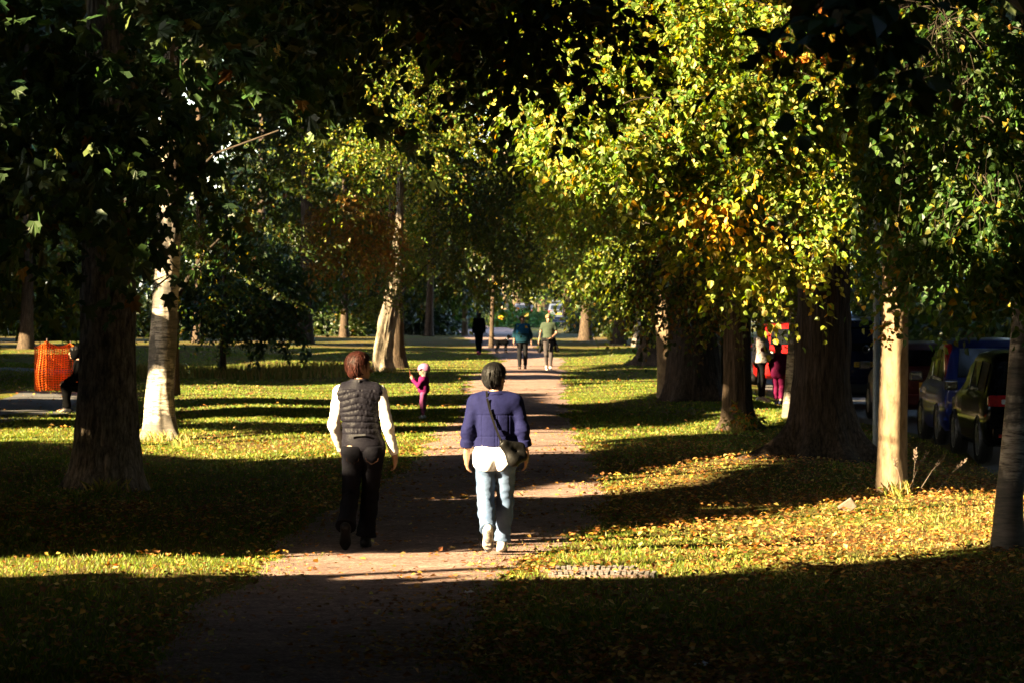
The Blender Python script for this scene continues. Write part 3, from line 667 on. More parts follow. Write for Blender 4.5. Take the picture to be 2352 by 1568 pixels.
b10 = B(1885, 1076)
T10 = make_tree('lime_tree', 'great ridged lime trunk with wide roots under sunlit golden green branches', b10,
  [(0.05, 0, -0.1), (0.0, 0, 0.8), (0.04, 0, 2), (0.06, 0, 4), (0.1, 0, 9)], [0.42, 0.365, 0.345, 0.32, 0.24], M['bark_lime'],
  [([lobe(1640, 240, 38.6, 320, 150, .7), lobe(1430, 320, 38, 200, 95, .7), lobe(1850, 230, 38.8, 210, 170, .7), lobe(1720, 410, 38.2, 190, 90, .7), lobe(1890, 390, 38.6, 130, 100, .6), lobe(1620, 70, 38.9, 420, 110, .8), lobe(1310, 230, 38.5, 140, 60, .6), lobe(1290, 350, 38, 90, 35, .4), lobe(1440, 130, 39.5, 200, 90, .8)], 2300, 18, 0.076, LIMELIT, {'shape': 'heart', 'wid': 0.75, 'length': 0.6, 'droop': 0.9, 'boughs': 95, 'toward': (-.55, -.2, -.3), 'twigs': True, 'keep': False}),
   ([lobe(1640, 450, 37.4, 50, 35, .3), lobe(1690, 410, 37.6, 35, 40, .3)], 60, 16, 0.08, YELLOW, {'shape': 'heart', 'wid': 0.7, 'length': 0.5, 'droop': 1.3}),
   ([lobe(1810, 110, 39, 80, 50, .4), lobe(1760, 40, 40, 50, 30, .3)], 44, 16, 0.09, ORANGE, {'shape': 'heart', 'wid': .8, 'length': .6}),
   ([lobe(1770, 610, 37.6, 80, 22, .3), lobe(1720, 630, 37.6, 40, 18, .25), lobe(1610, 520, 37.6, 45, 30, .3), lobe(1840, 555, 37.8, 60, 24, .3), lobe(1690, 560, 37.8, 60, 25, .3)], 130, 16, 0.078, LIMELIT[1:], {'shape': 'heart', 'wid': 0.8, 'length': 0.6, 'droop': 1.0}),
   ([lobe(1480, 180, 44, 260, 160, 1.6), lobe(1700, 260, 46, 260, 220, 1.6), lobe(1620, 470, 48, 130, 100, 1.2)], 620, 20, 0.10, LIME, {'length': 0.9, 'droop': .8, 'wid': .8, 'boughs': 60}),
   upper(b10[0]-1, b10[1]-2, 6, n=320)],
  limbs=[PD(1500, 330, 39)+(.5, .06), PD(1680, 430, 38.5)+(.6, .06), PD(1780, 620, 38)+(.4, .04), PD(1640, 150, 40)+(.3, .08), PD(1880, 400, 39)+(.2, .06)],
  seg=130, step=0.05, flare=0.5, flare_h=0.38, ridges=46, ramp_=0.034, lump=0.06, roots=[(3.55, .95, .22), (3.1, .35, .25), (5.9, .5, .28), (5.1, .3, .25), (4.3, .22, .25), (0.5, .3, .3)], seed=12)

b12 = B(2052, 1140)
make_tree('young_sycamore_tree', 'smooth pale sunlit trunk with small sprouts, in front of the parked cars', b12,
  [(-0.02, 0, -0.1), (0.0, 0, 1.2), (0.03, 0, 2.6), (0.08, 0, 4.2), (0.1, 0, 8)], [0.165, 0.16, 0.15, 0.125, 0.08], M['bark_smooth'],
  [([lobe(2110, 410, 36, 130, 160, .4), lobe(2040, 540, 36.3, 90, 50, .4), lobe(2190, 580, 36, 110, 50, .4), lobe(2180, 240, 36, 170, 170, .4)], 360, 20, 0.085, BIRCHL, {'length': .6, 'droop': 1.0, 'shape': 'heart', 'wid': .75, 'boughs': 45, 'twigs': True}),
   ([lobe(2040, 1022, 37.8, 10, 6, .06), lobe(2035, 1085, 37.8, 8, 7, .06), lobe(2052, 735, 37.8, 12, 14, .08), lobe(2030, 760, 37.7, 10, 16, .08)], 20, 6, 0.06, IVY+ORANGE[:1], {'length': 0.12, 'keep': False}), upper(b12[0]+1, b12[1], 4.5, n=200)],
  limbs=[PD(2190, 300, 36)+(.2, .04)], seg=48, step=0.05, flare=0.12, flare_h=0.3, lump=0.10, ridges=9, ramp_=.010, seed=13)

b13 = B(2318, 1258)
make_tree('birch_tree', 'white birch with black foot leaning at the right edge of view', b13,
  [(-0.02, 0, -0.1), (0.0, 0, 0.5), (0.07, 0, 1.4), (0.14, 0, 2.4), (0.22, 0, 4), (0.4, 0, 8)], [0.13, 0.11, 0.10, 0.088, 0.08, 0.045], M['birch_dark'],
  [([lobe(2230, 120, 29.2, 190, 170, .4), lobe(2270, 400, 29.3, 120, 190, .4), lobe(2330, 600, 29, 60, 60, .3), lobe(2110, 60, 29, 130, 90, .4), lobe(2200, 560, 29.6, 90, 70, .35)], 520, 20, 0.075, BIRCHL, {'length': 0.6, 'droop': 1.0, 'shape': 'heart', 'wid': .8, 'boughs': 60, 'twigs': True}), upper(b13[0]+1, b13[1], 5, n=220)],
  limbs=[PD(2200, 200, 29.5)+(.2, .03), PD(2240, 650, 30)+(.3, .02), PD(2260, 420, 30)+(.2, .025)], seg=36, flare=0.3, seed=14)

# boughs reaching in over the path from a tree that stands out of view on the left, near the camera
b15 = (-8.4, 16.0, float(gz(-8.4, 16)))
make_tree('overhanging_lime_tree', 'tree beside the viewpoint whose dark boughs cross the top of the picture', b15,
  [(0, 0, -0.1), (0, 0, 3), (0.3, 0, 9)], [0.3, 0.24, 0.15], M['bark_lime'],
  [([lobe(900, -30, 25, 200, 60, .6), lobe(1120, 0, 24, 200, 80, .6), lobe(1300, 40, 24, 110, 100, .5), lobe(1050, 90, 26, 100, 50, .4), lobe(1250, 160, 25, 90, 50, .3)], 120, 18, 0.085, DARK, {'shape': 'heart', 'wid': .85, 'length': .6, 'droop': .9}),
   ([lobe(1930, 40, 14, 80, 60, .3), lobe(1990, 60, 14.5, 60, 60, .3)], 24, 8, 0.10, DARK, {'shape': 'heart', 'wid': .9, 'length': .4, 'droop': .9}),
   ([(-4, 22, 10.4, 7, 8, 3.4), (1, 24, 10.6, 6, 8, 3.2), (-6, 12, 8.4, 6, 7, 3.4), (2, 12, 8.4, 7, 7, 3.0)], 1150, 24, 0.6, DARK, {'length': 1.6})],
  limbs=[PD(1100, -60, 24)+(.6, .08)])
# ------------------------------------------------------------------ farther trees that close the view
far = [ # px, base py, trunk r, crown px, py, rx, ry, lowest crown picture row, palette, label
 (60, 800, .30, 90, 590, 150, 130, 0, LIME, 'leafy tree hanging low at the far left edge of the lawn'),
 (215, 790, .28, 250, 420, 160, 260, 0, DARK, 'dark tree hidden behind the flaking trunk at left'),
 (455, 786, .25, 430, 480, 150, 300, 0, DARK, 'dark background tree right of the thick white birch'),
 (700, 792, .35, 690, 420, 160, 300, 0, DARK, 'stout dark tree with flared foot on the striped lawn behind'),
 (790, 775, .22, 800, 560, 110, 190, 0, DARK, 'background tree just left of the ivy-wrapped leaning trunk'),
 (985, 775, .22, 1000, 500, 120, 190, 0, DARK, 'background tree right of the leaning trunk, deep shade'),
 (1345, 780, .30, 1330, 430, 130, 210, 0, LIME, 'background lime above the dark round bush'),
 (1420, 790, .30, 1450, 420, 140, 260, 0, LIME, 'background lime behind the distant birch pair'),
 (1560, 800, .3, 1600, 420, 150, 300, 0, DARK, 'background tree behind the broad ridged trunk'),
 (1790, 790, .3, 1780, 400, 150, 280, 0, DARK, 'background tree above the red car'),
 (1990, 780, .3, 1990, 380, 160, 280, 0, DARK, 'background tree across the road behind the great lime trunk'),
 (2180, 780, .3, 2190, 360, 150, 290, 0, DARK, 'background tree across the road above the blue people carrier'),
 (2330, 780, .3, 2350, 380, 140, 290, 0, DARK, 'background tree across the road at the right edge'),
]
for k, (px, py, r, cx, cy, rx, ry, low, pal, lab) in enumerate(far):
    d = GP(0, py)[1]; bb = B(px, py); zt = CH+0.085*d
    d2 = d+4
    lo = [lobe(cx, cy, d2, rx, ry, 3.2), lobe(cx-rx*.4, cy-ry*.45, d2+2, rx*.8, ry*.6, 3), lobe(cx+rx*.45, cy-ry*.3, d2-1, rx*.8, ry*.6, 3), lobe(cx+rx*.2, cy+ry*.5, d2, rx*.7, ry*.45, 2.4)]
    make_tree('background_tree', lab, bb, [(0, 0, -0.1), (0.1, 0, 4), (0, 0, zt)], [r, r*.8, r*.4], M['bark_lime'],
        [(lo, 290, 22, 0.36, pal, {'length': 1.6, 'droop': .8}), ([lobe(cx, 110, d2+6, 200, 130, 3)], 130, 20, .75, DARK, {'length': 2}), ([(bb[0], bb[1]+3, zt+3, 9, 8, 4.5)], 180, 20, 1.0, DARK, {'length': 2})], group='trees closing the view', seg=20, step=0.3)
far2 = [(1068, 771, .16, 1075, 560, 60, 130, 'thin sunlit trunk left of the path far ahead', M['bark_smooth']),
        (1160, 737, .38, 1160, 560, 70, 110, 'sunlit far trunk left of the distant bush', M['bark_smooth']),
        (1190, 735, .55, 1200, 560, 80, 110, 'dark far trunk beside the distant dark car', M['bark_lime']),
        (1245, 734, .65, 1250, 540, 90, 120, 'thick dark far trunk between the two distant cars', M['bark_lime']),
        (1303, 748, .35, 1320, 560, 80, 100, 'far trunk behind the street name sign', M['bark_lime']),
        (1345, 752, .22, 1390, 560, 80, 90, 'slim sunlit far trunk right of the street name sign', M['bark_smooth']),
        (860, 752, .4, 850, 560, 150, 150, 'far tree seen left behind the leaning trunk', M['bark_lime']),
        (600, 750, .4, 600, 520, 170, 200, 'far tree beyond the small low-crowned tree', M['bark_lime']),
        (1600, 752, .4, 1620, 500, 150, 200, 'far tree beyond the broad ridged trunk', M['bark_lime'])]
for (px, py, r, cx, cy, rx, ry, lab, bm) in far2:
    d = GP(0, py)[1]; bb = B(px, py); zt = CH+0.085*d
    make_tree('distant_tree', lab, bb, [(0, 0, -0.1), (0, 0, 5), (0.2, 0, zt)], [r, r*.85, r*.4], bm,
        [([lobe(cx, cy, d+2, rx, ry, 4), lobe(cx-rx*.5, cy-ry*.6, d+4, rx, ry*.8, 4), lobe(cx+rx*.5, cy-ry*.7, d, rx, ry*.8, 4)], 280, 20, 0.46, LIME, {'length': 2.2, 'droop': .8})], group='trees far along the path', seg=20, step=0.4, flare=0.35)
# gold-leaved hanging branch far ahead
d = 150.0; o = PD(1150, 672, d)
gb = make_tree('young_lime_tree', 'young tree with bright yellow hanging leaves far ahead over the path', (PD(1128, 0, d)[0], d, 0), [(0, 0, -0.1), (0.1, 0, 3), (0.2, 0, 7)], [.09, .07, .03], M['bark_lime'],
    [([lobe(1148, 668, d, 20, 26, .6), lobe(1140, 640, d, 24, 20, .6)], 60, 14, 0.20, YELLOW, {'length': .8, 'droop': 1.4}), ([lobe(1150, 590, d, 70, 60, 2)], 160, 18, 0.2, LIME, {'length': 1, 'droop': 1})], seg=12)
def shrub(name, label, px, py, w, h, pal, n=220, leaf=0.14, dep=1.2):
    bb = B(px, py); d = bb[1]; s = F/d
    root = empty(name, bb); tag(root, label, 'bush')
    rng = np.random.default_rng(int(px)); mb = MB()
    for k in range(7):
        a = rng.uniform(0, 6.28); mb.tube([(0, 0, -.05), (math.cos(a)*w/s*.25, math.sin(a)*.4, h/s*.4), (math.cos(a)*w/s*.4, math.sin(a)*.7, h/s*.75)], [.03, .02, .01], 5)
    mb.build('stem', M['bark_twig'], root)
    lo = [lobe(px, py-h*.5, d, w*.5, h*.5, dep), lobe(px-w*.28, py-h*.38, d, w*.26, h*.4, dep*.8), lobe(px+w*.28, py-h*.40, d, w*.26, h*.42, dep*.8)]
    rec = sprays(lo, n, 18, leaf, pal, rng, length=leaf*5, droop=0.5, shell=.7)
    k = rec[0][:, 2] > 0.02; rec = tuple(q[k] for q in rec)
    crown_mesh('foliage', [leafset(*rec)], root, bb)
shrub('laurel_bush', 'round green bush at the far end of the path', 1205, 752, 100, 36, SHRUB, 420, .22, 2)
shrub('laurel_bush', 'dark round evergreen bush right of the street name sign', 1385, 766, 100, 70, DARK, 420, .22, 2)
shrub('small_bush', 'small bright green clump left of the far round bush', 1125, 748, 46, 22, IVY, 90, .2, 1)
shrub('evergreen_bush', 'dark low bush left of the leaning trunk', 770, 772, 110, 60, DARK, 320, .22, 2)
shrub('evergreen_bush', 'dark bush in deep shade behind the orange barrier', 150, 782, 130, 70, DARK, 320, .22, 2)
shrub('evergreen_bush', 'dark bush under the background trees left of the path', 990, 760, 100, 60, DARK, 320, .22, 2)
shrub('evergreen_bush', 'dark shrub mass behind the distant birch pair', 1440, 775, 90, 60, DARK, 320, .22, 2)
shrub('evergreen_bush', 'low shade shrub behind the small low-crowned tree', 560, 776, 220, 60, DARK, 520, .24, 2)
shrub('dark_bush', 'wide dark bush behind the thick white birch', 330, 774, 260, 100, SHADELEAF, 420, .34, 2.5)
shrub('dark_bush', 'broad dark bush left of the leaning trunk, far back', 660, 766, 240, 110, SHADELEAF, 420, .34, 2.5)
shrub('dark_bush', 'dark bush just right of the leaning trunk, far back', 945, 768, 130, 90, SHADELEAF, 300, .34, 2)
shrub('dark_bush', 'dark bush left of the slim sunlit far trunk', 1030, 757, 70, 66, SHADELEAF, 220, .36, 2)
shrub('dark_bush', 'dark bush far behind the broad ridged trunk', 1500, 768, 170, 100, SHADELEAF, 320, .34, 2.5)
shrub('dark_bush', 'dark bush at the far left behind the tarred path', 40, 770, 160, 80, SHADELEAF, 300, .34, 2.5)
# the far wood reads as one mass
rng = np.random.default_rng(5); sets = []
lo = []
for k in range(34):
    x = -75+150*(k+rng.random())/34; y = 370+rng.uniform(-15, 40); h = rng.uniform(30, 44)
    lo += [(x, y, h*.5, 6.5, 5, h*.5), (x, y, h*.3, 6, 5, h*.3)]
sets.append(leafset(*sprays(lo, 2100, 22, 1.8, SHADELEAF, rng, length=3.5, droop=.6)))
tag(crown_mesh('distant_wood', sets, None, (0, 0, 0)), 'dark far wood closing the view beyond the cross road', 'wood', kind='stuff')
lo = [(-60+120*k/30, 283+rng.uniform(-4, 4), 1.2, 3, 2, rng.uniform(1.0, 2.2)) for k in range(31) if not (-4 < -60+120*k/30 < 8)]
lo2 = [(15.8+rng.uniform(-.5, .5), 84+k*3.0, 1.7, 1.5, 2.2, rng.uniform(1.8, 2.6)) for k in range(40)]  # hedge added to darken the bright ground across the road
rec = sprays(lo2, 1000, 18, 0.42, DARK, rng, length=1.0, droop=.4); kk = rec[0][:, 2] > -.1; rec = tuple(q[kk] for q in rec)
tag(crown_mesh('backdrop_hedge', [leafset(*rec)], None, (0, 0, 0)), 'tall dark hedge added across the road to darken the view behind the cars', 'hedge', kind='stuff')
tag(crown_mesh('distant_hedge', [leafset(*sprays(lo, 800, 18, 0.55, SHADELEAF, rng, length=1.2, droop=.4))], None, (0, 0, 0)), 'dark hedge line along the far cross road', 'hedge', kind='stuff')

# unseen trees: left ones throw the shade, right and behind added to block sky light
def shade_tree(x, y, lab, grp, r=5.0, top=20.0, n=300, leaf=0.5, keep=True):
    bb = (x, y, float(gz(x, y)))
    lo = [(x, y, top*.5+.6, r, r, top*.5-.6), (x, y, 5.0, r*.95, r*.95, 4.4), (x, y, top-6, r*.95, r*.95, 5.5)]
    make_tree('unseen_tree', lab, bb, [(0, 0, -0.1), (0, 0, 5), (0, 0, top-4)], [.17, .13, .06], M['bark_lime'], [(lo, n*5, 5, leaf, DARK, {'length': 1.4, 'shell': .2})], group=grp, seg=8, step=2.0, keep=keep)
y = -8.0
while y < 215:
    shade_tree(-(0.147*max(y, 12)+6.6)+RNG.uniform(-.4, .4), y, 'avenue tree standing out of view to the left, throwing shade', 'avenue trees left of the view', n=(250 if y < 32 else 180), leaf=0.8+.0012*max(y, 0))
    shade_tree(-(0.147*max(y, 12)+14)+RNG.uniform(-.6, .6), y-2, 'avenue tree standing out of view to the left, throwing shade', 'avenue trees left of the view', r=5.5, top=24, n=58, leaf=1.6)
    y += 7.0
# leaf masses added above the view to block sky light, parented to visible trees
def add_sky_cover(label_part, spots, r=7.5):
    root = [o for o in bpy.data.objects if o.parent is None and label_part in o.get('label', '')][0]
    rng = np.random.default_rng(len(label_part)); lo = [(x, y, max(z, CH+.085*(y+r)+4.2), r, r, 3.6) for x, y, z in spots]
    rec = sprays(lo, 600*len(lo), 6, .85, DARK, rng, length=1.6, shell=.2)
    k = np.ones(len(rec[0]), bool)
    for q in (.5, 0, 1.0): k &= sun_keep(rec[0]+rec[1]*rec[3][:, None]*q, 1, q != .5)
    rec = tuple(q[k] for q in rec)
    crown_mesh('sky_block_crown', [leafset(*rec)], root, tuple(root.location))
add_sky_cover('thick white birch trunk with', [(-3, 50, 10), (-7, 66, 11)])
add_sky_cover('mid-size brown trunk', [(5.5, 56, 10), (11, 62, 11), (1.5, 62, 11)])
add_sky_cover('very broad ridged', [(2, 74, 12), (9, 78, 12)])
add_sky_cover('pale leaning', [(-3, 88, 13), (-12, 92, 13)])
add_sky_cover('dark trunk with leafy root', [(7, 96, 14), (13, 112, 15)])
add_sky_cover('dark upright trunk', [(0, 108, 15), (-9, 114, 15)])
add_sky_cover('stout dark tree with flared', [(-6, 130, 17), (-16, 126, 17)])
add_sky_cover('background lime above', [(4, 128, 17), (12, 134, 17)])
add_sky_cover('background lime behind the distant birch', [(6, 148, 18), (-3, 146, 18)])
for y in np.arange(216, 345, 11.0):
    shade_tree(-(0.147*y+9), y, 'avenue tree standing out of view to the left, throwing shade', 'avenue trees left of the view', r=9, top=26, n=60, leaf=2.4)
for x, y in ((-7, -9), (1, -11), (9, -8), (16, -4), (-13, -12)):
    shade_tree(x, y, 'unseen tree added behind the viewpoint to block sky light', 'added trees behind the view', r=6, n=130, leaf=1.2)
for y in np.arange(4, 190, 8.0):
    shade_tree(0.147*max(y, 12)+7.2+(5.8 if y > 30 else 0), y, 'unseen tree added at the right to block sky light', 'added trees right of the view', r=5.5, n=80, leaf=1.4)
# ------------------------------------------------------------------ figures: smooth blended solids meshed as one surface
def A3(*v): return np.array(v, float)
def rc(P, a, b, r1, r2, sq=None):
    """round cone from a to b; sq = (sx,sy,sz) flattens"""
    a = np.asarray(a, float); b = np.asarray(b, float)
    if sq is not None:
        q = 1/np.asarray(sq, float); P = a+(P-a)*q; b = a+(b-a)*q
    ba = b-a; t = np.clip(((P-a)@ba)/max(ba@ba, 1e-9), 0, 1)
    return np.linalg.norm(P-a-t[:, None]*ba, axis=1)-(r1+(r2-r1)*t)
def ell(P, c, r, yaw=0.0):
    q = P-np.asarray(c, float)
    if yaw: cs, sn = math.cos(yaw), math.sin(yaw); q = np.stack([q[:, 0]*cs+q[:, 1]*sn, -q[:, 0]*sn+q[:, 1]*cs, q[:, 2]], -1)
    r = np.asarray(r, float); k0 = np.linalg.norm(q/r, axis=1); k1 = np.linalg.norm(q/r**2, axis=1)
    return k0*(k0-1)/np.maximum(k1, 1e-6)
def su(a, b, k=0.04):
    h = np.clip(0.5+0.5*(b-a)/k, 0, 1); return b*(1-h)+a*h-k*h*(1-h)
def sU(L, k=0.04):
    r = L[0]
    for q in L[1:]: r = su(r, q, k)
    return r
def sdf_mesh(name, fn, lo, hi, h):
    lo = np.asarray(lo, float); hi = np.asarray(hi, float); Bk = 6
    n = (np.ceil((hi-lo)/h/Bk).astype(int))*Bk
    nb = n//Bk
    g = [lo[i]+(np.arange(nb[i])+0.5)*Bk*h for i in range(3)]
    Cb = np.stack(np.meshgrid(*g, indexing='ij'), -1).reshape(-1, 3)
    dc = fn(Cb); act = np.abs(dc) < Bk*h*0.87*1.9+0.012
    f = np.repeat(np.repeat(np.repeat(dc.reshape(nb), Bk, 0), Bk, 1), Bk, 2).astype(np.float32)
    ai = np.argwhere(act.reshape(nb)); off = np.stack(np.meshgrid(*[np.arange(Bk)]*3, indexing='ij'), -1).reshape(-1, 3)
    I = (ai[:, None]*Bk+off[None]).reshape(-1, 3)
    out = np.empty(len(I), np.float32)
    for s in range(0, len(I), 400000):
        out[s:s+400000] = fn(lo+I[s:s+400000]*h)
    f[I[:, 0], I[:, 1], I[:, 2]] = out
    # correct positions: block centres only used as sign fill
    S = f < 0
    c = [S[i:n[0]-1+i, j:n[1]-1+j, k:n[2]-1+k] for i in (0, 1) for j in (0, 1) for k in (0, 1)]
    cnt = sum(q.astype(np.int8) for q in c); A = (cnt > 0) & (cnt < 8)
    idx = np.argwhere(A); vid = -np.ones(A.shape, np.int64); vid[A] = np.arange(len(idx))
    co = np.array([(i, j, k) for i in (0, 1) for j in (0, 1) for k in (0, 1)])
    fv = np.stack([f[idx[:, 0]+o[0], idx[:, 1]+o[1], idx[:, 2]+o[2]] for o in co], 1)
    acc = np.zeros((len(idx), 3)); num = np.zeros(len(idx))
    for a in range(8):
        for b in range(a+1, 8):
            if np.abs(co[a]-co[b]).sum() != 1: continue
            m = (fv[:, a] < 0) != (fv[:, b] < 0)
            t = fv[m, a]/(fv[m, a]-fv[m, b])
            acc[m] += co[a]+(co[b]-co[a])*t[:, None]; num[m] += 1
    V = lo+(idx+acc/num[:, None])*h
    Q = []
    for ax in range(3):
        o = [0, 0, 0]; o[ax] = 1
        S0 = S[:n[0]-o[0], :n[1]-o[1], :n[2]-o[2]]; S1 = S[o[0]:, o[1]:, o[2]:]
        e = np.argwhere(S0 != S1); u, w = [(1, 2), (2, 0), (0, 1)][ax]
        ok = (e[:, u] > 0) & (e[:, w] > 0) & (e[:, u] < n[u]-1) & (e[:, w] < n[w]-1) & (e[:, ax] < n[ax]-1); e = e[ok]
        du = np.zeros(3, int); du[u] = 1; dw = np.zeros(3, int); dw[w] = 1
        q = [vid[tuple((e-du-dw).T)], vid[tuple((e-dw).T)], vid[tuple(e.T)], vid[tuple((e-du).T)]]
        q = np.stack(q, 1); inside = S[tuple(e.T)]
        q[~inside] = q[~inside][:, ::-1]; Q.append(q)
    Q = np.concatenate(Q); Q = Q[(Q >= 0).all(1)]
    TRIS[0] += 2*len(Q)
    return npmesh(name, V, Q, 4, True)

def part(name, fn, lo, hi, h, mat, parent):
    return link(name, sdf_mesh(name, fn, lo, hi, h), mat, parent)

def joints(H, **over):
    k = H/1.7
    J = dict(head=A3(0, .015, 1.585), neck=A3(0, -.01, 1.44), chest=A3(0, 0, 1.25), belly=A3(0, 0, 1.06), pelvis=A3(0, 0, .93),
             shL=A3(-.175, 0, 1.38), shR=A3(.175, 0, 1.38), elL=A3(-.22, -.03, 1.11), elR=A3(.22, -.03, 1.11), wrL=A3(-.235, .06, .87), wrR=A3(.235, .0, .87),
             hipL=A3(-.09, 0, .88), hipR=A3(.09, 0, .88), knL=A3(-.095, .06, .48), knR=A3(.095, .03, .48), anL=A3(-.09, .1, .09), anR=A3(.09, -.12, .10))
    for q in J: J[q] = J[q]*k
    J['yaw'] = 0.0; J['hs'] = k; J['k'] = k
    J['toL'] = None; J['toR'] = None; J['wid'] = 1.0; J['fat'] = 1.0; J['handL'] = None; J['handR'] = None
    J.update({q: (np.array(v, float) if isinstance(v, tuple) else v) for q, v in over.items()})
    for s in 'LR':
        if J['to'+s] is None: J['to'+s] = J['an'+s]+A3(0, .15*k, -.055*k)
    return J

def torso(P, J, off=0.0, low=True):
    k = J['k']; w = J['wid']; ft = J['fat']
    L = [ell(P, J['chest']+A3(0, 0, .02*k), (.165*k*w+off, .108*k*ft+off, .20*k+off)),
         ell(P, J['belly'], (.142*k*w*ft**.5+off, .105*k*ft+off, .17*k+off)),
         rc(P, J['shL']+A3(.03*k, 0, 0), J['shR']+A3(-.03*k, 0, 0), .062*k+off, .062*k+off)]
    if low: L.append(ell(P, J['pelvis'], (.172*k*w+off, .115*k*ft+off, .13*k+off)))
    return sU(L, .07*k)
def glutes(P, J, off=0.0):
    k = J['k']; w = J['wid']; a = (J['hipL']+J['hipR'])/2
    return np.minimum(ell(P, a+A3(-.078*k*w, -.062*k, .0), (.088*k+off, .08*k+off, .105*k+off)), ell(P, a+A3(.078*k*w, -.062*k, .0), (.088*k+off, .08*k+off, .105*k+off)))
def legs(P, J, r, off=0.0, kk=.03):
    k = J['k']; D = []
    for s in 'LR':
        h, n, a = J['hip'+s], J['kn'+s], J['an'+s]
        t = rc(P, h, n, r[0]*k+off, r[1]*k+off); c = rc(P, n, a, r[1]*k+off, r[2]*k+off)
        bul = ell(P, n*.68+a*.32+A3(0, -.018*k, 0), ((r[1]+.0)*k+off, r[1]*k+off, .12*k))
        D.append(sU([t, c, bul], kk))
    return su(D[0], D[1], .015*k)
def arm(P, J, s, r, off=0.0, upto=1.0):
    k = J['k']; a, e, w = J['sh'+s], J['el'+s], J['wr'+s]
    w2 = e+(w-e)*upto
    return su(rc(P, a, e, r[0]*k+off, r[1]*k+off), rc(P, e, w2, r[1]*k+off, (r[1]+(r[2]-r[1])*upto)*k+off), .03*k)
def hand(P, J, s, curl=0.5):
    """palm, four unequal bent fingers and a thumb"""
    k = J['k']; w = J['wr'+s]; e = J['el'+s]; dh = unit(w-e)
    if J['hand'+s] is not None: dh = unit(J['hand'+s])
    sg = 1 if s == 'R' else -1
    pn = unit(A3(-sg, 0.25, 0)-dh*(A3(-sg, .25, 0)@dh)); ts = unit(np.cross(dh, pn))*(1 if s == 'L' else -1)
    if ts[1] < 0: ts = -ts
    D = [rc(P, w-dh*.02*k, w+dh*.03*k, .027*k, .027*k)]
    for o in (-.026, -.009, .009, .026):
        D.append(rc(P, w+dh*.025*k+ts*o*.7*k, w+dh*.085*k+ts*o*k, .017*k, .0135*k))
    r = sU(D, .014*k)
    for o, ln in ((-.030, .78), (-.010, .95), (.010, 1.0), (.030, .93)):
        b = w+dh*.09*k+ts*o*k; ang = curl*.5
        for L_, r_ in ((.042, .0098), (.026, .009), (.021, .0082)):
            d = dh*math.cos(ang)+pn*math.sin(ang); b2 = b+d*L_*ln*k
            r = np.minimum(r, rc(P, b, b2, r_*k, r_*.92*k)); b = b2; ang += curl*.8
    b = w+dh*.03*k+ts*.022*k; d = unit(dh*.75+ts*.6+pn*.25); b2 = b+d*.045*k; b3 = b2+unit(dh+pn*.35+ts*.1)*.032*k
    return su(r, su(rc(P, b, b2, .015*k, .0115*k), rc(P, b2, b3, .011*k, .009*k), .01*k), .012*k)
def headsdf(P, J):
    h = J['hs']; y = J['yaw']; c = J['head']; fw = A3(-math.sin(y), math.cos(y), 0); rt = A3(math.cos(y), math.sin(y), 0)
    L = sU([ell(P, c+A3(0, 0, .025*h)-fw*.012*h, (.074*h, .094*h, .088*h), y), ell(P, c-A3(0, 0, .04*h)+fw*.022*h, (.058*h, .066*h, .078*h), y),
            ell(P, c-A3(0, 0, .092*h)+fw*.062*h, (.026*h, .022*h, .020*h), y)], .03*h)
    L = su(L, rc(P, c+fw*.092*h+A3(0, 0, .004*h), c+fw*.112*h-A3(0, 0, .032*h), .008*h, .013*h), .012*h)      # nose
    L = su(L, rc(P, c+fw*.088*h-A3(0, 0, .062*h)-rt*.016*h, c+fw*.088*h-A3(0, 0, .062*h)+rt*.016*h, .008*h, .008*h), .008*h)  # lips
    L = su(L, rc(P, c+fw*.086*h+A3(0, 0, .03*h)-rt*.03*h, c+fw*.086*h+A3(0, 0, .03*h)+rt*.03*h, .009*h, .009*h), .012*h)  # brow
    for sg in (-1, 1):
        L = np.maximum(L, -ell(P, c+fw*.096*h+rt*sg*.031*h+A3(0, 0, .008*h), (.015*h, .012*h, .009*h), y))
        L = su(L, ell(P, c+rt*sg*.076*h-fw*.005*h-A3(0, 0, .012*h), (.010*h, .022*h, .034*h), y+sg*.3), .008*h)
    return L
def bodyfn(J, curl=.5):
    k = J['k']
    def fn(P):
        r = sU([torso(P, J, -.012*k), legs(P, J, (.078, .052, .034), -.004), rc(P, J['neck'], J['head']-A3(0, 0, .05*J['hs']), .056*J['hs'], .05*J['hs'])], .04*k)
        r = su(r, glutes(P, J, -.01), .04*k)
        r = su(r, headsdf(P, J), .025*k)
        for s in 'LR':
            a = su(arm(P, J, s, (.046, .037, .026)), hand(P, J, s, curl), .02*k)
            r = su(r, a, .02*k)
            r = su(r, rc(P, J['an'+s], J['to'+s], .034*k, .026*k), .03*k)
        return r
    return fn
def bounds(J, pad=.16):
    pts = np.array([J[q] for q in ('head', 'shL', 'shR', 'elL', 'elR', 'wrL', 'wrR', 'hipL', 'hipR', 'knL', 'knR', 'anL', 'anR', 'toL', 'toR')])
    return pts.min(0)-pad, pts.max(0)+pad+A3(0, 0, .06)
def wr(P, a, fr, st=(1, 1, 1), seed=0): return a*(fbm(P*fr*np.array(st)+seed, 2)-0.5)*2

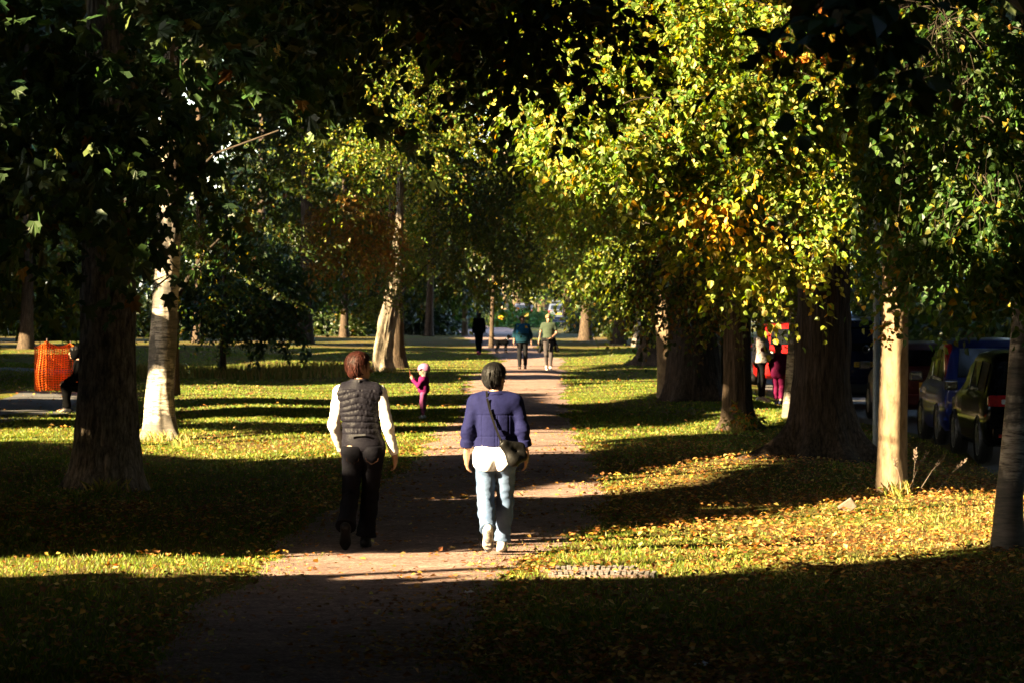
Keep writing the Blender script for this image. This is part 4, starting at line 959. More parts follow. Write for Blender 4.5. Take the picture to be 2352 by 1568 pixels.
def eyes(J, root, h=.0):
    hs = J['hs']; y = J['yaw']; c = J['head']; fw = A3(-math.sin(y), math.cos(y), 0); rt = A3(math.cos(y), math.sin(y), 0)
    for sg in (-1, 1):
        p = c+fw*.083*hs+rt*sg*.031*hs+A3(0, 0, .008*hs); mb = MB()
        n = 10; mb.lathe([(.0001, -.011*hs), (.008*hs, -.008*hs), (.0115*hs, 0), (.008*hs, .008*hs), (.0001, .011*hs)], n, 'Z', tuple(p))
        mb.build('eye', M['eye'], root, smooth=True)
def trousers(J, r, mat, root, h, zw, hem=.93, flare=0.0, wrk=.006, name='trousers', gl=.012):
    k = J['k']; K2 = dict(J)
    for s in 'LR': K2['an'+s] = J['kn'+s]+(J['an'+s]-J['kn'+s])*hem
    def fn(P):
        d = su(legs(P, K2, r, 0), su(ell(P, J['pelvis'], (.172*k*J['wid'], .115*k*J['fat'], .13*k)), glutes(P, J, gl), .03*k), .05*k)
        if flare:
            for s in 'LR':
                d = su(d, rc(P, J['kn'+s]*.45+K2['an'+s]*.55, K2['an'+s], .05*k, flare*k), .03*k)
        d = d+wr(P, wrk, 9, (1, 1, 2.2), 3.3)+wr(P, wrk*.4, 28, (1, 1, 1.6), 5)
        d = np.maximum(d, P[:, 2]-zw)
        for s in 'LR':       # cut the hem across the shin
            ax = unit(J['an'+s]-J['kn'+s]); q = (P-K2['an'+s])@ax
            near = np.linalg.norm((P-K2['an'+s])-q[:, None]*ax, axis=1) < .15*k
            d = np.where(near, np.maximum(d, q), d)
        return d
    lo = np.minimum.reduce([J['anL'], J['anR'], J['knL'], J['knR'], J['hipL']])-.16*k; hi = np.maximum.reduce([J['hipR'], J['knL'], J['knR']])+.20*k; hi[2] = zw+.03
    lo[0] -= .05*k; hi[0] += .05*k
    return part(name, fn, lo, hi, h, mat, root)
def shoes(J, mat, root, h, sole=None, up=.055, slip=1.0):
    k = J['k']
    for s in 'LR':
        a, t = J['an'+s], J['to'+s]; fd = t-a; fl = unit(fd); hd = unit(fl-A3(0, 0, 0))
        # foot frame: forward f, sole direction dn
        sh = unit(J['an'+s]-J['kn'+s]); f = unit(fd*A3(1, 1, 1)-sh*(fd@sh)*.55); dn = unit(sh-f*(sh@f))
        heel = a-f*.045*k+dn*.045*k; ball = a+f*.115*k+dn*.055*k; toe = a+f*.165*k+dn*.058*k
        def fn(P, heel=heel, ball=ball, toe=toe, a=a, dn=dn):
            d = sU([rc(P, a-sh*.015*k, heel, .045*k, .036*k), rc(P, heel, ball, .036*k, .042*k), rc(P, a+f*.03*k, ball, .042*k, .036*k), rc(P, ball, toe, .040*k, .03*k)], .03*k)
            return np.maximum(np.maximum(d, ((P-a)@dn)-.083*k), -((P-a)@dn)-.03*k)
        L = np.array([a, heel, ball, toe]); so = part('shoe', fn, L.min(0)-.09*k, L.max(0)+.09*k, h, mat, root)
        if sole:
            def fs(P, heel=heel, ball=ball, toe=toe, a=a, dn=dn):
                d = sU([rc(P, heel, ball, .040*k, .046*k), rc(P, ball, toe, .044*k, .034*k)], .03*k)
                q = (P-a)@dn; v = (P-a)@f
                tread = .004*np.sign(np.sin(v*150/k))
                return np.maximum(np.maximum(d, q-.098*k-tread), .072*k-q)
            so2 = part('sole', fs, L.min(0)-.1*k, L.max(0)+.1*k, h, sole, root); so2.parent = so
def hairpart(J, root, mat, h, long=0.0, vol=.016, seed=0, back=0.0, yawoff=0.0):
    hs = J['hs']; y = J['yaw']; c = J['head']; fw = A3(-math.sin(y), math.cos(y), 0); rt = A3(math.cos(y), math.sin(y), 0)
    def fn(P):
        d = su(ell(P, c+A3(0, 0, .032*hs)-fw*.014*hs, (.078*hs+vol, .097*hs+vol, .088*hs+vol), y), ell(P, c-A3(0, 0, .022*hs)-fw*.040*hs, (.063*hs+vol*.8, .060*hs+vol*.8, .078*hs), y), .03*hs)
        if long: d = su(d, ell(P, c-A3(0, 0, .06*hs+long*.5)-fw*.055*hs, (.085*hs, .045*hs, .08*hs+long*.6), y), .04*hs)
        q = P-c; an = np.arctan2(q@rt, -(q@fw))
        st = np.stack([an*9+q[:, 2]*6, q[:, 2]*7, np.full(len(P), seed*1.0)], -1)
        d = d+.016*hs*(fbm(st, 3)-.5)*2
        st2 = np.stack([an*26+q[:, 2]*14, q[:, 2]*12, np.full(len(P), seed+4.0)], -1)
        d = d+.006*hs*(vnoise(st2)-.5)*2
        face = (q@fw)-.040*hs+np.clip(q[:, 2]-.045*hs, 0, 1)*-1.2+.3*np.abs(q@rt)*0
        d = np.maximum(d, np.where(q[:, 2] < .075*hs, face, -1))
        ear = ell(P, c+rt*.085*hs+fw*.012*hs-A3(0, 0, .02*hs), (.04*hs, .030*hs, .045*hs), y); ear2 = ell(P, c-rt*.085*hs+fw*.012*hs-A3(0, 0, .02*hs), (.04*hs, .030*hs, .045*hs), y)
        if not long: d = np.maximum(d, -np.minimum(ear, ear2))
        return d
    pad = .17*hs
    return part('hair', fn, c-pad-A3(0, 0, long*1.3), c+pad, h, mat, root)

def strands(J, hair, mat, n, vol, seed, ln=(.5, 1.0)):
    '''loose locks lying over the hair and breaking its outline'''
    rng = np.random.default_rng(seed); hs = J['hs']; y = J['yaw']; c = J['head']; fw = A3(-math.sin(y), math.cos(y), 0); rt = A3(math.cos(y), math.sin(y), 0)
    cc = c+A3(0, 0, .032*hs)-fw*.014*hs; r = np.array([.078*hs+vol, .097*hs+vol, .088*hs+vol]); V = []; Q = []
    for i in range(n):
        th = rng.uniform(-2.2, 2.2); p0 = rng.uniform(.05, 1.25); p1 = min(p0+rng.uniform(*ln), 2.25); tw = rng.normal()*.25; lift = rng.uniform(-.002, .011); k = 6
        for j in range(k):
            t = j/(k-1); ph = p0+(p1-p0)*t; a = th+tw*t; back = -math.cos(a); side = math.sin(a)
            q = cc+rt*side*math.sin(min(ph, 1.75))*r[0]*(1.0-.10*max(ph-1.6, 0))+fw*back*math.sin(min(ph, 1.75))*r[1]+A3(0, 0, math.cos(ph)*r[2] if ph < 1.57 else -(ph-1.57)*r[2]*1.25)
            nrm = unit(q-cc); q = q+nrm*(lift+.006*t*rng.uniform(-.2, 1)-.003); sd = unit(np.cross(nrm, A3(0, 0, 1)+.01))*.0038*(1-t*.75)
            V += [q-sd, q+sd]
        b = i*2*k; Q += [(b+2*j, b+2*j+1, b+2*j+3, b+2*j+2) for j in range(k-1)]
    o = link('loose_strands', npmesh('loose_strands', np.array(V), np.array(Q), 4, True), mat, hair); return o
M['eye'] = simple('eye_dark', (0.03, 0.02, 0.015), None, 10, 0.2)
M['skin'] = simple('skin', (0.27, 0.145, 0.088), (0.22, 0.11, 0.065), 30, 0.55)
M['skin2'] = simple('skin_fair', (0.20, 0.108, 0.07), (0.165, 0.085, 0.053), 30, 0.55)
def hairmat(name, c1, c2):
    m = simple(name, c1, c2, 60, 0.55, 0.6, (2.2, 2.2, 0.35), bd=.006, spec=.16); return m
M['hair_auburn'] = hairmat('hair_auburn', (0.040, 0.009, 0.0055), (0.010, 0.003, 0.0022))
M['hair_black'] = hairmat('hair_black', (0.011, 0.0095, 0.0095), (0.003, 0.003, 0.0035))
M['hair_grey'] = hairmat('hair_greying', (0.09, 0.08, 0.07), (0.02, 0.018, 0.016))
M['hair_blond'] = hairmat('hair_blond', (0.30, 0.19, 0.09), (0.18, 0.10, 0.045))
M['hair_brown'] = hairmat('hair_brown', (0.07, 0.04, 0.02), (0.03, 0.017, 0.01))
M['knit_white'] = simple('knit_white', (0.62, 0.60, 0.58), (0.54, 0.52, 0.50), 120, 0.9, 0.4, sheen=.3, spec=.06)
M['vest'] = simple('quilted_black', (0.010, 0.0095, 0.0135), (0.006, 0.0055, 0.0085), 60, 0.5, 0.3, (1, 1, 2), spec=.06)
M['vest_panel'] = simple('vest_lower_panel', (0.016, 0.013, 0.012), (0.011, 0.009, 0.009), 90, 0.6, 0.3, spec=.06)
M['jeans_dark'] = simple('denim_dark', (0.0032, 0.003, 0.0055), (0.002, 0.002, 0.0032), 90, 0.8, 0.3, (1, 1, .4), spec=.06)
M['jeans_pale'] = simple('denim_pale', (0.10, 0.145, 0.235), (0.05, 0.08, 0.155), 7, 0.85, 0.25, (1, 1, .5), spec=.06)
M['jacket_blue'] = simple('twill_blue', (0.0085, 0.0095, 0.043), (0.0065, 0.0072, 0.034), 22, 0.8, 0.25, (1, 1, .4), spec=.06)
M['seam_blue'] = simple('seam_blue', (0.016, 0.015, 0.06), None, 40, 0.8, spec=.06)
M['shirt_white'] = simple('shirt_white', (0.68, 0.67, 0.69), (0.60, 0.59, 0.62), 14, 0.85, 0.2, spec=.06)
M['shoe_black'] = simple('shoe_black', (0.008, 0.008, 0.009), None, 60, 0.5, spec=.06)
M['shoe_white'] = simple('shoe_white', (0.55, 0.52, 0.47), (0.25, 0.24, 0.22), 45, 0.6, 0.2)
M['sole_navy'] = simple('sole_navy', (0.02, 0.022, 0.06), (0.30, 0.27, 0.2), 36, 0.6)
M['leather_black'] = simple('leather_black', (0.005, 0.0047, 0.0045), (0.003, 0.0028, 0.0026), 60, 0.5, 0.3, spec=.15)
M['stitch'] = simple('stitch_tan', (0.03, 0.014, 0.009), None, 60, 0.8, spec=.06)
M['reflective'] = simple('reflective_strip', (0.035, 0.035, 0.04), None, 60, 0.5)

def person(label, px, py, head_deg, J, group=None):
    x, d = GP(px, py); root = empty('person', (x, d, float(gz(x, d))), math.radians(head_deg))
    if -0.2 < 0: root.location.z = float(gz(x, d))+(0.018 if on_path(np.array([x]), np.array([d]))[0] else 0.0)
    return tag(root, label, 'person', group)

# ---- woman in the black quilted vest
J = joints(1.72, head=(-.015, .01, 1.590), neck=(-.015, -.005, 1.445), chest=(-.012, 0, 1.235), belly=(.0, 0, 1.03), pelvis=(.02, 0, .89),
    shL=(-.185, .0, 1.375), shR=(.16, -.01, 1.375), elL=(-.245, .02, 1.08), elR=(.235, -.05, 1.07), wrL=(-.185, .17, .86), wrR=(.29, .03, .83), handR=(.02, .06, -.2),
    hipL=(-.075, 0, .85), hipR=(.105, 0, .85), knL=(-.095, -.03, .46), knR=(.075, .07, .46), anL=(-.122, -.33, .20), anR=(.035, .07, .085), toL=(-.125, -.245, .055), yaw=-1.15, wid=1.0)
pa = person('woman walking away in black quilted vest, white sleeves and dark jeans', 830, 1262, 0, J)
lo, hi = bounds(J); part('body', bodyfn(J, .6), lo, hi, .009, M['skin'], pa)
trousers(J, (.098, .072, .074), M['jeans_dark'], pa, .010, .90, .97, .092, .006)
shoes(J, M['shoe_black'], pa, .006)
def sleeves(P):
    r = None
    for s in 'LR':
        a = arm(P, J, s, (.064, .050, .040), 0, .97)+wr(P, .006, 11, (1, 1, 1.8), 2)
        ax = unit(J['wr'+s]-J['el'+s]); a = np.maximum(a, (P-J['wr'+s])@ax-.0)
        r = a if r is None else np.minimum(r, a)
    return np.maximum(r, -(P[:, 2]-.3))
part('sleeves', sleeves, A3(-.36, -.2, .72), A3(.42, .3, 1.5), .006, M['knit_white'], pa)
def vestfn(P):
    d = torso(P, J, .020)
    d = su(d, rc(P, J['neck']-A3(0, 0, .03), J['neck']+A3(0, 0, .04), .086, .074), .03)          # stand collar
    zq = P[:, 2]; chev = zq+np.where(zq > 1.13, .28*np.abs(P[:, 0]+.012)*-1, 0)*np.clip((zq-1.13)*10, 0, 1)*-1
    ph = np.abs(np.sin((chev-1.0)*math.pi/.056)); band = (zq > 1.01) & (zq < 1.40)
    d = d+np.where(band, .013*(1-ph**.35), 0)-np.where(band, .005, 0)
    d = d+np.where(band, wr(P, .006, 26, (2.2, 2.2, .8), 1), wr(P, .005, 9, (1, 1, 1.5), 1))
    for s, sg in (('L', -1), ('R', 1)):                                                             # armholes
        d = np.maximum(d, -rc(P, J['sh'+s]+A3(sg*.062, 0, .10), J['sh'+s]+A3(sg*.075, 0, -.14), .072, .072))
    d = np.maximum(d, .855-P[:, 2]+.03*(P[:, 0]))
    return np.maximum(d, P[:, 2]-(J['neck'][2]+.045+.0*P[:, 1]))
part('vest', vestfn, A3(-.34, -.24, .80), A3(.34, .24, 1.56), .006, M['vest'], pa)
mb = MB(); mb.box((-.03, -.153, 1.0), (.145, .006, .016), ('Y', -.06)); mb.build('reflective_strip', M['reflective'], pa)
mb = MB(); mb.box((-.02, -.098, 1.475), (.014, .006, .026)); mb.build('collar_tab', M['reflective'], pa)
for sg in (-1, 1):
    mb = MB(); cx = .015+sg*.085; mb.tube([(cx-.055, -.150, .80), (cx-.05, -.155, .775), (cx, -.166, .745), (cx+.05, -.155, .775), (cx+.055, -.15, .80)], .0022, 6); mb.build('pocket_stitching', M['stitch'], pa)
strands(J, hairpart(J, pa, M['hair_auburn'], .005, vol=.016, seed=1), M['hair_auburn'], 520, .018, 3)

# ---- woman in the blue jacket
J = joints(1.63, head=(.0, .01, 1.505), neck=(.0, -.005, 1.365), chest=(.0, 0, 1.17), belly=(.0, 0, .99), pelvis=(.0, 0, .86),
    shL=(-.175, 0, 1.295), shR=(.175, 0, 1.295), elL=(-.232, -.05, 1.06), elR=(.232, -.05, 1.06), wrL=(-.25, .0, .84), wrR=(.262, .0, .85), handL=(.0, .03, -.2), handR=(.01, .05, -.2),
    hipL=(-.085, 0, .80), hipR=(.085, 0, .80), knL=(-.085, -.02, .43), knR=(.085, .05, .43), anL=(-.062, -.30, .21), anR=(.058, .05, .085), toL=(-.065, -.225, .055), yaw=-.75, wid=1.06, fat=1.05)
pb = person('woman walking away in blue jacket and light jeans, black bag at hip', 1138, 1272, 0, J)
lo, hi = bounds(J); part('body', bodyfn(J, .55), lo, hi, .009, M['skin'], pb)
trousers(J, (.100, .074, .066), M['jeans_pale'], pb, .009, .92, .98, .070, .009, gl=.016)
shoes(J, M['shoe_white'], pb, .006, M['sole_navy'])
def jack(P):
    d = torso(P, J, .028)
    d = su(d, rc(P, A3(0, 0, .88), A3(0, 0, 1.1), .175, .17, (1.05, .72, 1)), .05)
    d = su(d, rc(P, J['neck']-A3(0, 0, .05), J['neck']+A3(0, -.005, .02), .092, .080), .03)
    for s in 'LR':
        a = arm(P, J, s, (.070, .062, .060), 0, .62)+wr(P, .010, 15, (1, 1, 1.7), 6)*np.clip((1.25-P[:, 2])*5, .2, 1)
        e = J['el'+s]; w = J['wr'+s]; c0 = e+(w-e)*.40; c1 = e+(w-e)*.66; ax = unit(w-e)
        a = su(a, np.maximum(np.maximum(rc(P, c0, c1, .064, .066), (P-c1)@ax), -((P-c0)@ax)), .006)
        a = np.maximum(a, (P-c1)@ax)
        d = su(d, a, .03)
    d = d+wr(P, .0045, 6, (1, 1, 1.2), 2)+wr(P, .002, 24, (1, 1, 1), 7)
    gr = lambda q, w_: .005*np.exp(-(q/w_)**2)
    back = P[:, 1] < 0
    d = d+np.where(back & (np.abs(P[:, 0]) < .16), gr(P[:, 2]-1.19, .006), 0)+np.where(back & (P[:, 2] < 1.19), gr(P[:, 0]-.0, .005)+gr(P[:, 0]-.022, .004)+gr(np.abs(P[:, 0])-.115, .005), 0)+np.where(np.abs(P[:, 0]) < .2, gr(P[:, 2]-1.005, .006), 0)
    d = np.maximum(d, np.where(np.abs(P[:, 0]) < .205, .915-P[:, 2], -1))
    return np.maximum(d, P[:, 2]-(J['neck'][2]+.03))
part('jacket', jack, A3(-.40, -.28, .78), A3(.40, .28, 1.46), .006, M['jacket_blue'], pb)
mb = MB(); mb.tube([(.092*math.sin(a), -.005-.086*math.cos(a), 1.375-.018*abs(math.sin(a))) for a in np.linspace(-1.5, 1.5, 15)], .016, 8); mb.build('collar', M['jacket_blue'], pb, smooth=True)
def shirt(P):
    d = su(torso(P, J, .020), glutes(P, J, .030), .05)+wr(P, .008, 10, (1.5, 1.5, .7), 4)
    low = .705+.05*np.clip((np.abs(P[:, 0]+.03)-.06)/.12, 0, 1)**1.5+.10*np.clip((P[:, 0]-.06)/.14, 0, 1)
    return np.maximum(np.maximum(d, low-P[:, 2]), P[:, 2]-1.0)
part('shirt', shirt, A3(-.32, -.26, .66), A3(.32, .24, 1.03), .006, M['shirt_white'], pb)
strands(J, hairpart(J, pb, M['hair_black'], .005, vol=.020, seed=2), M['hair_black'], 520, .022, 4)
# slung bag: its own thing
bw = empty('shoulder_bag', pb.location); tag(bw, 'black leather cross-body bag slung at the right hip of the blue jacket', 'bag')
def bagfn(P):
    d = sU([rc(P, A3(.075, -.215, .93), A3(.155, -.215, .81), .03, .045, (1, .7, 1)), rc(P, A3(.155, -.215, .81), A3(.23, -.16, .84), .05, .05, (1, .75, 1)), rc(P, A3(.075, -.21, .95), A3(.22, -.15, .92), .03, .04, (1, .8, 1))], .05)
    return d+wr(P, .006, 16, (1, 1, 1), 9)
part('bag_body', bagfn, A3(-.02, -.32, .68), A3(.34, -.04, 1.04), .006, M['leather_black'], bw)
mb = MB(); st = [(-.075, -.075, 1.385), (-.07, -.118, 1.33), (-.052, -.147, 1.25), (-.028, -.158, 1.17), (.0, -.165, 1.09), (.028, -.185, 1.02), (.05, -.205, .975)]
for i in range(len(st)-1):
    a = Vector(st[i]); b = Vector(st[i+1]); mid = (a+b)/2
    mb.box(mid, (.019, .006, (b-a).length+.006), ('Y', math.atan2(b.x-a.x, b.z-a.z) if b.z > a.z else math.atan2(a.x-b.x, a.z-b.z)))
mb.build('strap', M['leather_black'], bw)
mb = MB(); mb.tube([(.045, -.21, .985), (.055, -.225, .96), (.05, -.22, .935), (.04, -.21, .92)], [.012, .018, .014, .008], 8); mb.build('strap_knot', M['leather_black'], bw, smooth=True)
# ------------------------------------------------------------------ the other people
def top(J, mat, root, h, off=.02, upto=.97, zh=None, r=(.058, .048, .038), name='top', neck=.02, gl=None, wk=.006, z1=None):
    k = J['k']
    def fn(P):
        d = torso(P, J, off*k)
        if gl: d = su(d, glutes(P, J, gl*k), .05*k)
        for s in 'LR':
            a = arm(P, J, s, r, 0, upto); e = J['el'+s]; w = J['wr'+s]
            if upto > 0:
                ax = unit(w-e); a = np.maximum(a, (P-(e+(w-e)*upto))@ax)
            else:
                ax = unit(e-J['sh'+s]); a = np.maximum(rc(P, J['sh'+s], e, r[0]*k, r[1]*k), (P-(J['sh'+s]+(e-J['sh'+s])*(1+upto)))@ax)
            d = su(d, a, .03*k)
        d = d+wr(P, wk, 10, (1, 1, 1.6), 2)
        if zh is not None: d = np.maximum(d, np.where(np.abs(P[:, 0]) < .24*k*J['wid'], zh-P[:, 2], -1))
        if z1 is not None: d = np.maximum(d, P[:, 2]-z1)
        return np.maximum(d, P[:, 2]-(J['neck'][2]+neck*k))
    lo, hi = bounds(J, .12*k); lo[2] = (zh or lo[2])-.1 if upto <= .0 else min(lo[2]+.0, (zh or 9)-.1)
    lo[2] = max(lo[2], min(J['wrL'][2], J['wrR'][2], zh if zh is not None else 9)-.12)
    return part(name, fn, lo-A3(.06, .06, 0), hi+A3(.06, .06, 0), h, mat, root)
def body(J, root, h, mat, curl=.5):
    lo, hi = bounds(J, .14*max(J['k'], .7)); return part('body', bodyfn(J, curl), lo, hi, h, mat, root)

M['teal_light'] = simple('fleece_blue', (0.006, 0.055, 0.13), (0.005, 0.042, 0.10), 40, .9, spec=.08)
M['teal_dark'] = simple('fleece_teal', (0.005, 0.026, 0.042), (0.004, 0.02, 0.032), 40, .9, spec=.08)
M['black_cloth'] = simple('cloth_black', (0.006, 0.006, 0.007), (0.004, 0.004, 0.005), 40, .85, spec=.08)
M['green_tee'] = simple('tee_sage', (0.035, 0.048, 0.031), (0.028, 0.038, 0.025), 30, .85, spec=.08)
M['grey_leggings'] = simple('leggings_grey', (0.045, 0.038, 0.039), (0.036, 0.03, 0.031), 30, .85, spec=.08)
M['magenta'] = simple('sweater_magenta', (0.12, 0.008, 0.06), (0.09, 0.006, 0.045), 40, .9, spec=.08)
M['pink_leg'] = simple('leggings_pink', (0.18, 0.045, 0.12), (0.15, 0.038, 0.10), 40, .85, spec=.08)
M['helmet_pink'] = simple('helmet_pink', (0.30, 0.11, 0.21), (0.27, 0.10, 0.19), 10, .35, coat=.3)
M['shoe_pale'] = simple('shoe_pale_blue', (0.36, 0.40, 0.46), None, 30, .7)
M['fleece_grey'] = simple('fleece_pale', (0.36, 0.31, 0.29), (0.28, 0.235, 0.22), 50, .95, .6, spec=.08)
M['patch_brown'] = simple('patch_brown', (0.10, 0.025, 0.018), None, 50, .9, spec=.08)
M['coat_magenta'] = simple('coat_magenta', (0.085, 0.004, 0.03), (0.06, 0.003, 0.022), 30, .8, spec=.08)
M['hair_ginger'] = hairmat('hair_ginger', (0.13, 0.045, 0.016), (0.06, 0.02, 0.008))
M['pink_shoe'] = simple('shoe_pink', (0.35, 0.02, 0.10), None, 40, .6)
M['jet'] = simple('cloth_jet', (0.0016, 0.0016, 0.0018), None, 40, .9, spec=.03)
M['navy'] = simple('cloth_navy', (0.008, 0.010, 0.03), None, 40, .85, spec=.08)

# woman in the blue-and-teal fleece
J = joints(1.60, wid=1.22, fat=1.35, elL=(-.25, -.02, 1.04), elR=(.25, -.02, 1.04), wrL=(-.27, .07, .80), wrR=(.26, .12, .82), anL=(-.085, -.10, .10), anR=(.085, .14, .085), knL=(-.09, .03, .45), knR=(.09, .09, .45))
p = person('stout woman in blue and teal fleece and black trousers walking towards the camera', 1200, 848, 180, J)
body(J, p, .018, M['skin2']); eyes(J, p); trousers(J, (.098, .07, .06), M['black_cloth'], p, .02, .90, .97)
top(J, M['teal_dark'], p, .019, .035, .55, .80, (.07, .06, .055), 'fleece', gl=.02)
def yoke(P):
    d = torso(P, J, .040)+wr(P, .006, 10, (1, 1, 1.6), 2); d = np.maximum(d, 1.07-P[:, 2]); d = np.maximum(d, np.abs(P[:, 0])-.19); return np.maximum(d, P[:, 2]-J['neck'][2]-.005)
part('fleece_yoke', yoke, A3(-.32, -.3, 1.02), A3(.32, .3, 1.45), .019, M['teal_light'], p)
shoes(J, M['shoe_black'], p, .019); hairpart(J, p, M['hair_brown'], .018, vol=.02, seed=4)

# woman in the sage tee with a jacket round her waist
J = joints(1.67, elL=(-.25, -.03, 1.12), wrL=(-.30, .02, .89), elR=(.245, .02, 1.10), wrR=(.09, .20, .98), handR=(-.2, .05, .0), anL=(-.06, .16, .085), anR=(.05, -.14, .11), knL=(-.075, .09, .48), knR=(.075, .02, .48), wid=1.02)
J['elL'], J['elR'], J['wrL'], J['wrR'], J['handL'], J['handR'] = A3(-.245, .02, 1.10), A3(.25, -.03, 1.12), A3(-.09, .20, .96), A3(.29, .03, .88), A3(.2, .05, -.05), None
p = person('woman in sage green tee and grey leggings with jacket tied round her waist', 1260, 849, 180, J)
body(J, p, .018, M['skin2']); eyes(J, p); trousers(J, (.088, .06, .046), M['grey_leggings'], p, .019, .97, .92, name='leggings')
top(J, M['green_tee'], p, .019, .022, -.35, .93, (.066, .060, .05), 'tee')
def tied(P):
    d = np.maximum(su(torso(P, J, .04), glutes(P, J, .045), .05), np.abs(P[:, 2]-.92)-.05)
    d = su(d, rc(P, A3(.0, .15, .92), A3(.03, .17, .62), .03, .045), .03); d = su(d, rc(P, A3(-.17, .0, .9), A3(-.26, -.03, .60), .05, .07), .04); d = su(d, rc(P, A3(.17, .0, .9), A3(.27, -.03, .58), .05, .07), .04)
    return d+wr(P, .01, 12)
part('tied_jacket', tied, A3(-.42, -.32, .46), A3(.42, .32, 1.05), .02, M['black_cloth'], p)
shoes(J, M['shoe_white'], p, .019); hairpart(J, p, M['hair_blond'], .018, vol=.010, seed=5)
mb = MB(); c = J['head']; mb.tube([(-.075, .02, c[2]+.01), (-.062, .098, c[2]+.01), (0, .112, c[2]+.018), (.062, .098, c[2]+.01), (.075, .02, c[2]+.01)], .004, 6); mb.build('glasses', M['black_cloth'], p)
mb = MB(); mb.lathe([(.034, -.018), (.036, 0), (.034, .018)], 12, 'X', tuple(J['wrL'])); mb.build('wristwatch', M['black_cloth'], p)

# dark-clad dog walker, dog and lead
J = joints(1.62, wrR=(.24, .12, .86), anL=(-.06, -.18, .14), anR=(.05, .10, .085), knL=(-.07, .0, .46), knR=(.07, .06, .46))
p = person('dog walker all in black with pink shoes on the shaded path', 1100, 815, 8, J)
body(J, p, .02, M['skin']); trousers(J, (.10, .07, .055), M['jet'], p, .022, .95, .96)
top(J, M['jet'], p, .022, .03, .97, .80, (.06, .052, .045), 'coat', gl=.03); shoes(J, M['pink_shoe'], p, .019); hairpart(J, p, M['hair_black'], .019, long=.12, vol=.02, seed=6)
walker = p
def dogfn(P):
    D = [rc(P, A3(-.20, 0, .36), A3(.16, 0, .37), .085, .105, (1, .85, 1)), rc(P, A3(.16, 0, .39), A3(.23, 0, .53), .070, .045), ell(P, A3(.265, 0, .565), (.065, .052, .055)), rc(P, A3(.30, 0, .54), A3(.385, 0, .522), .034, .022)]
    d = sU(D, .05)
    for s in (-1, 1):
        d = su(d, rc(P, A3(.255, s*.035, .58), A3(.25, s*.045, .655), .020, .006), .018)
        f = .03*s
        d = su(d, su(rc(P, A3(.15+f, s*.055, .34), A3(.14+f, s*.055, .17), .042, .024), rc(P, A3(.14+f, s*.055, .17), A3(.15+f, s*.055, .025), .022, .017), .02), .03)
        d = su(d, rc(P, A3(.15+f, s*.055, .02), A3(.185+f, s*.055, .018), .019, .016), .01)
        d = su(d, sU([rc(P, A3(-.19-f, s*.055, .35), A3(-.15-f, s*.06, .22), .065, .036), rc(P, A3(-.15-f, s*.06, .22), A3(-.235-f, s*.06, .135), .034, .022), rc(P, A3(-.235-f, s*.06, .135), A3(-.215-f, s*.06, .022), .02, .017), rc(P, A3(-.215-f, s*.06, .02), A3(-.18-f, s*.06, .018), .018, .022)], .02), .03)
    d = su(d, sU([rc(P, A3(-.27, 0, .40), A3(-.33, 0, .47), .026, .02), rc(P, A3(-.33, 0, .47), A3(-.34, 0, .56), .02, .016), rc(P, A3(-.34, 0, .56), A3(-.29, 0, .62), .016, .010)], .02), .03)
    return d
x, dd = GP(1153, 811); dg = empty('dog', (x, dd, float(gz(x, dd))+.018)); dg.scale = (1.0, 1.0, 1.12); tag(dg, 'small black dog with raised curled tail standing on the path', 'dog')
part('body', dogfn, A3(-.42, -.16, -.02), A3(.45, .16, .74), .010, M['jet'], dg)
mb = MB(); mb.tube([(.205+.055*math.cos(a)*.6, .068*math.sin(a), .47-.06*math.cos(a)*.75) for a in np.linspace(0, 6.28, 13)], .009, 6); mb.build('collar', M['shoe_pale'], dg)
hw = Vector(walker.location)+Vector((.26, .12, .82)); dc_ = Vector((x+.2, dd, .50+.018))
mb = MB(); mb.tube([hw.lerp(dc_, t)-Vector((0, 0, .22*4*t*(1-t)*.6)) for t in np.linspace(0, 1, 14)], .009, 6)
tag(mb.build('dog_lead', M['patch_brown']), 'thin lead sagging from the dog walker to the black dog', 'lead')

# child in the pink helmet
J = joints(1.0, hs=.80, head=(0, .01, .885), neck=(0, -.005, .765), yaw=0.0, elL=(-.155, .08, .60), elR=(.155, .08, .60), wrL=(-.07, .20, .72), wrR=(.07, .21, .73), handL=(.03, .05, .2), handR=(-.03, .05, .2), anL=(-.05, .0, .055), anR=(.05, .02, .055), knL=(-.055, .03, .28), knR=(.055, .01, .28), fat=1.25, wid=1.05)
for q in ('shL', 'shR'): J[q] = J[q]+A3(0, 0, -.09)
J['chest'] = A3(0, 0, .66); J['belly'] = A3(0, 0, .56)
p = person('small child in pink helmet and magenta sweatshirt standing on the lawn', 973, 960, 84, J)
body(J, p, .009, M['skin2'], .9); eyes(J, p); trousers(J, (.086, .068, .055), M['pink_leg'], p, .010, .56, .95, name='leggings', wrk=.004)
top(J, M['magenta'], p, .010, .030, .97, .46, (.072, .062, .052), 'sweatshirt', gl=.02, wk=.008); shoes(J, M['shoe_pale'], p, .009)
hairpart(J, p, M['hair_grey'], .009, long=.05, vol=.010, seed=7)
def helm(P):
    hs = J['hs']; c = J['head']+A3(0, -.018, .03*hs); d = ell(P, c, (.098*hs+.018, .125*hs+.018, .105*hs+.02))
    d = np.maximum(d, -ell(P, c, (.098*hs, .125*hs, .105*hs))); q = P-c
    d = np.maximum(d, -.035*hs-q[:, 2]-.25*np.clip(-q[:, 1], 0, 1))
    for sg in (-1, 1): d = np.maximum(d, -ell(P, c+A3(sg*.1*hs, .03, -.035*hs), (.05, .035, .03)))
    return d
ho = part('helmet', helm, J['head']-.16, J['head']+.18, .008, M['helmet_pink'], p)
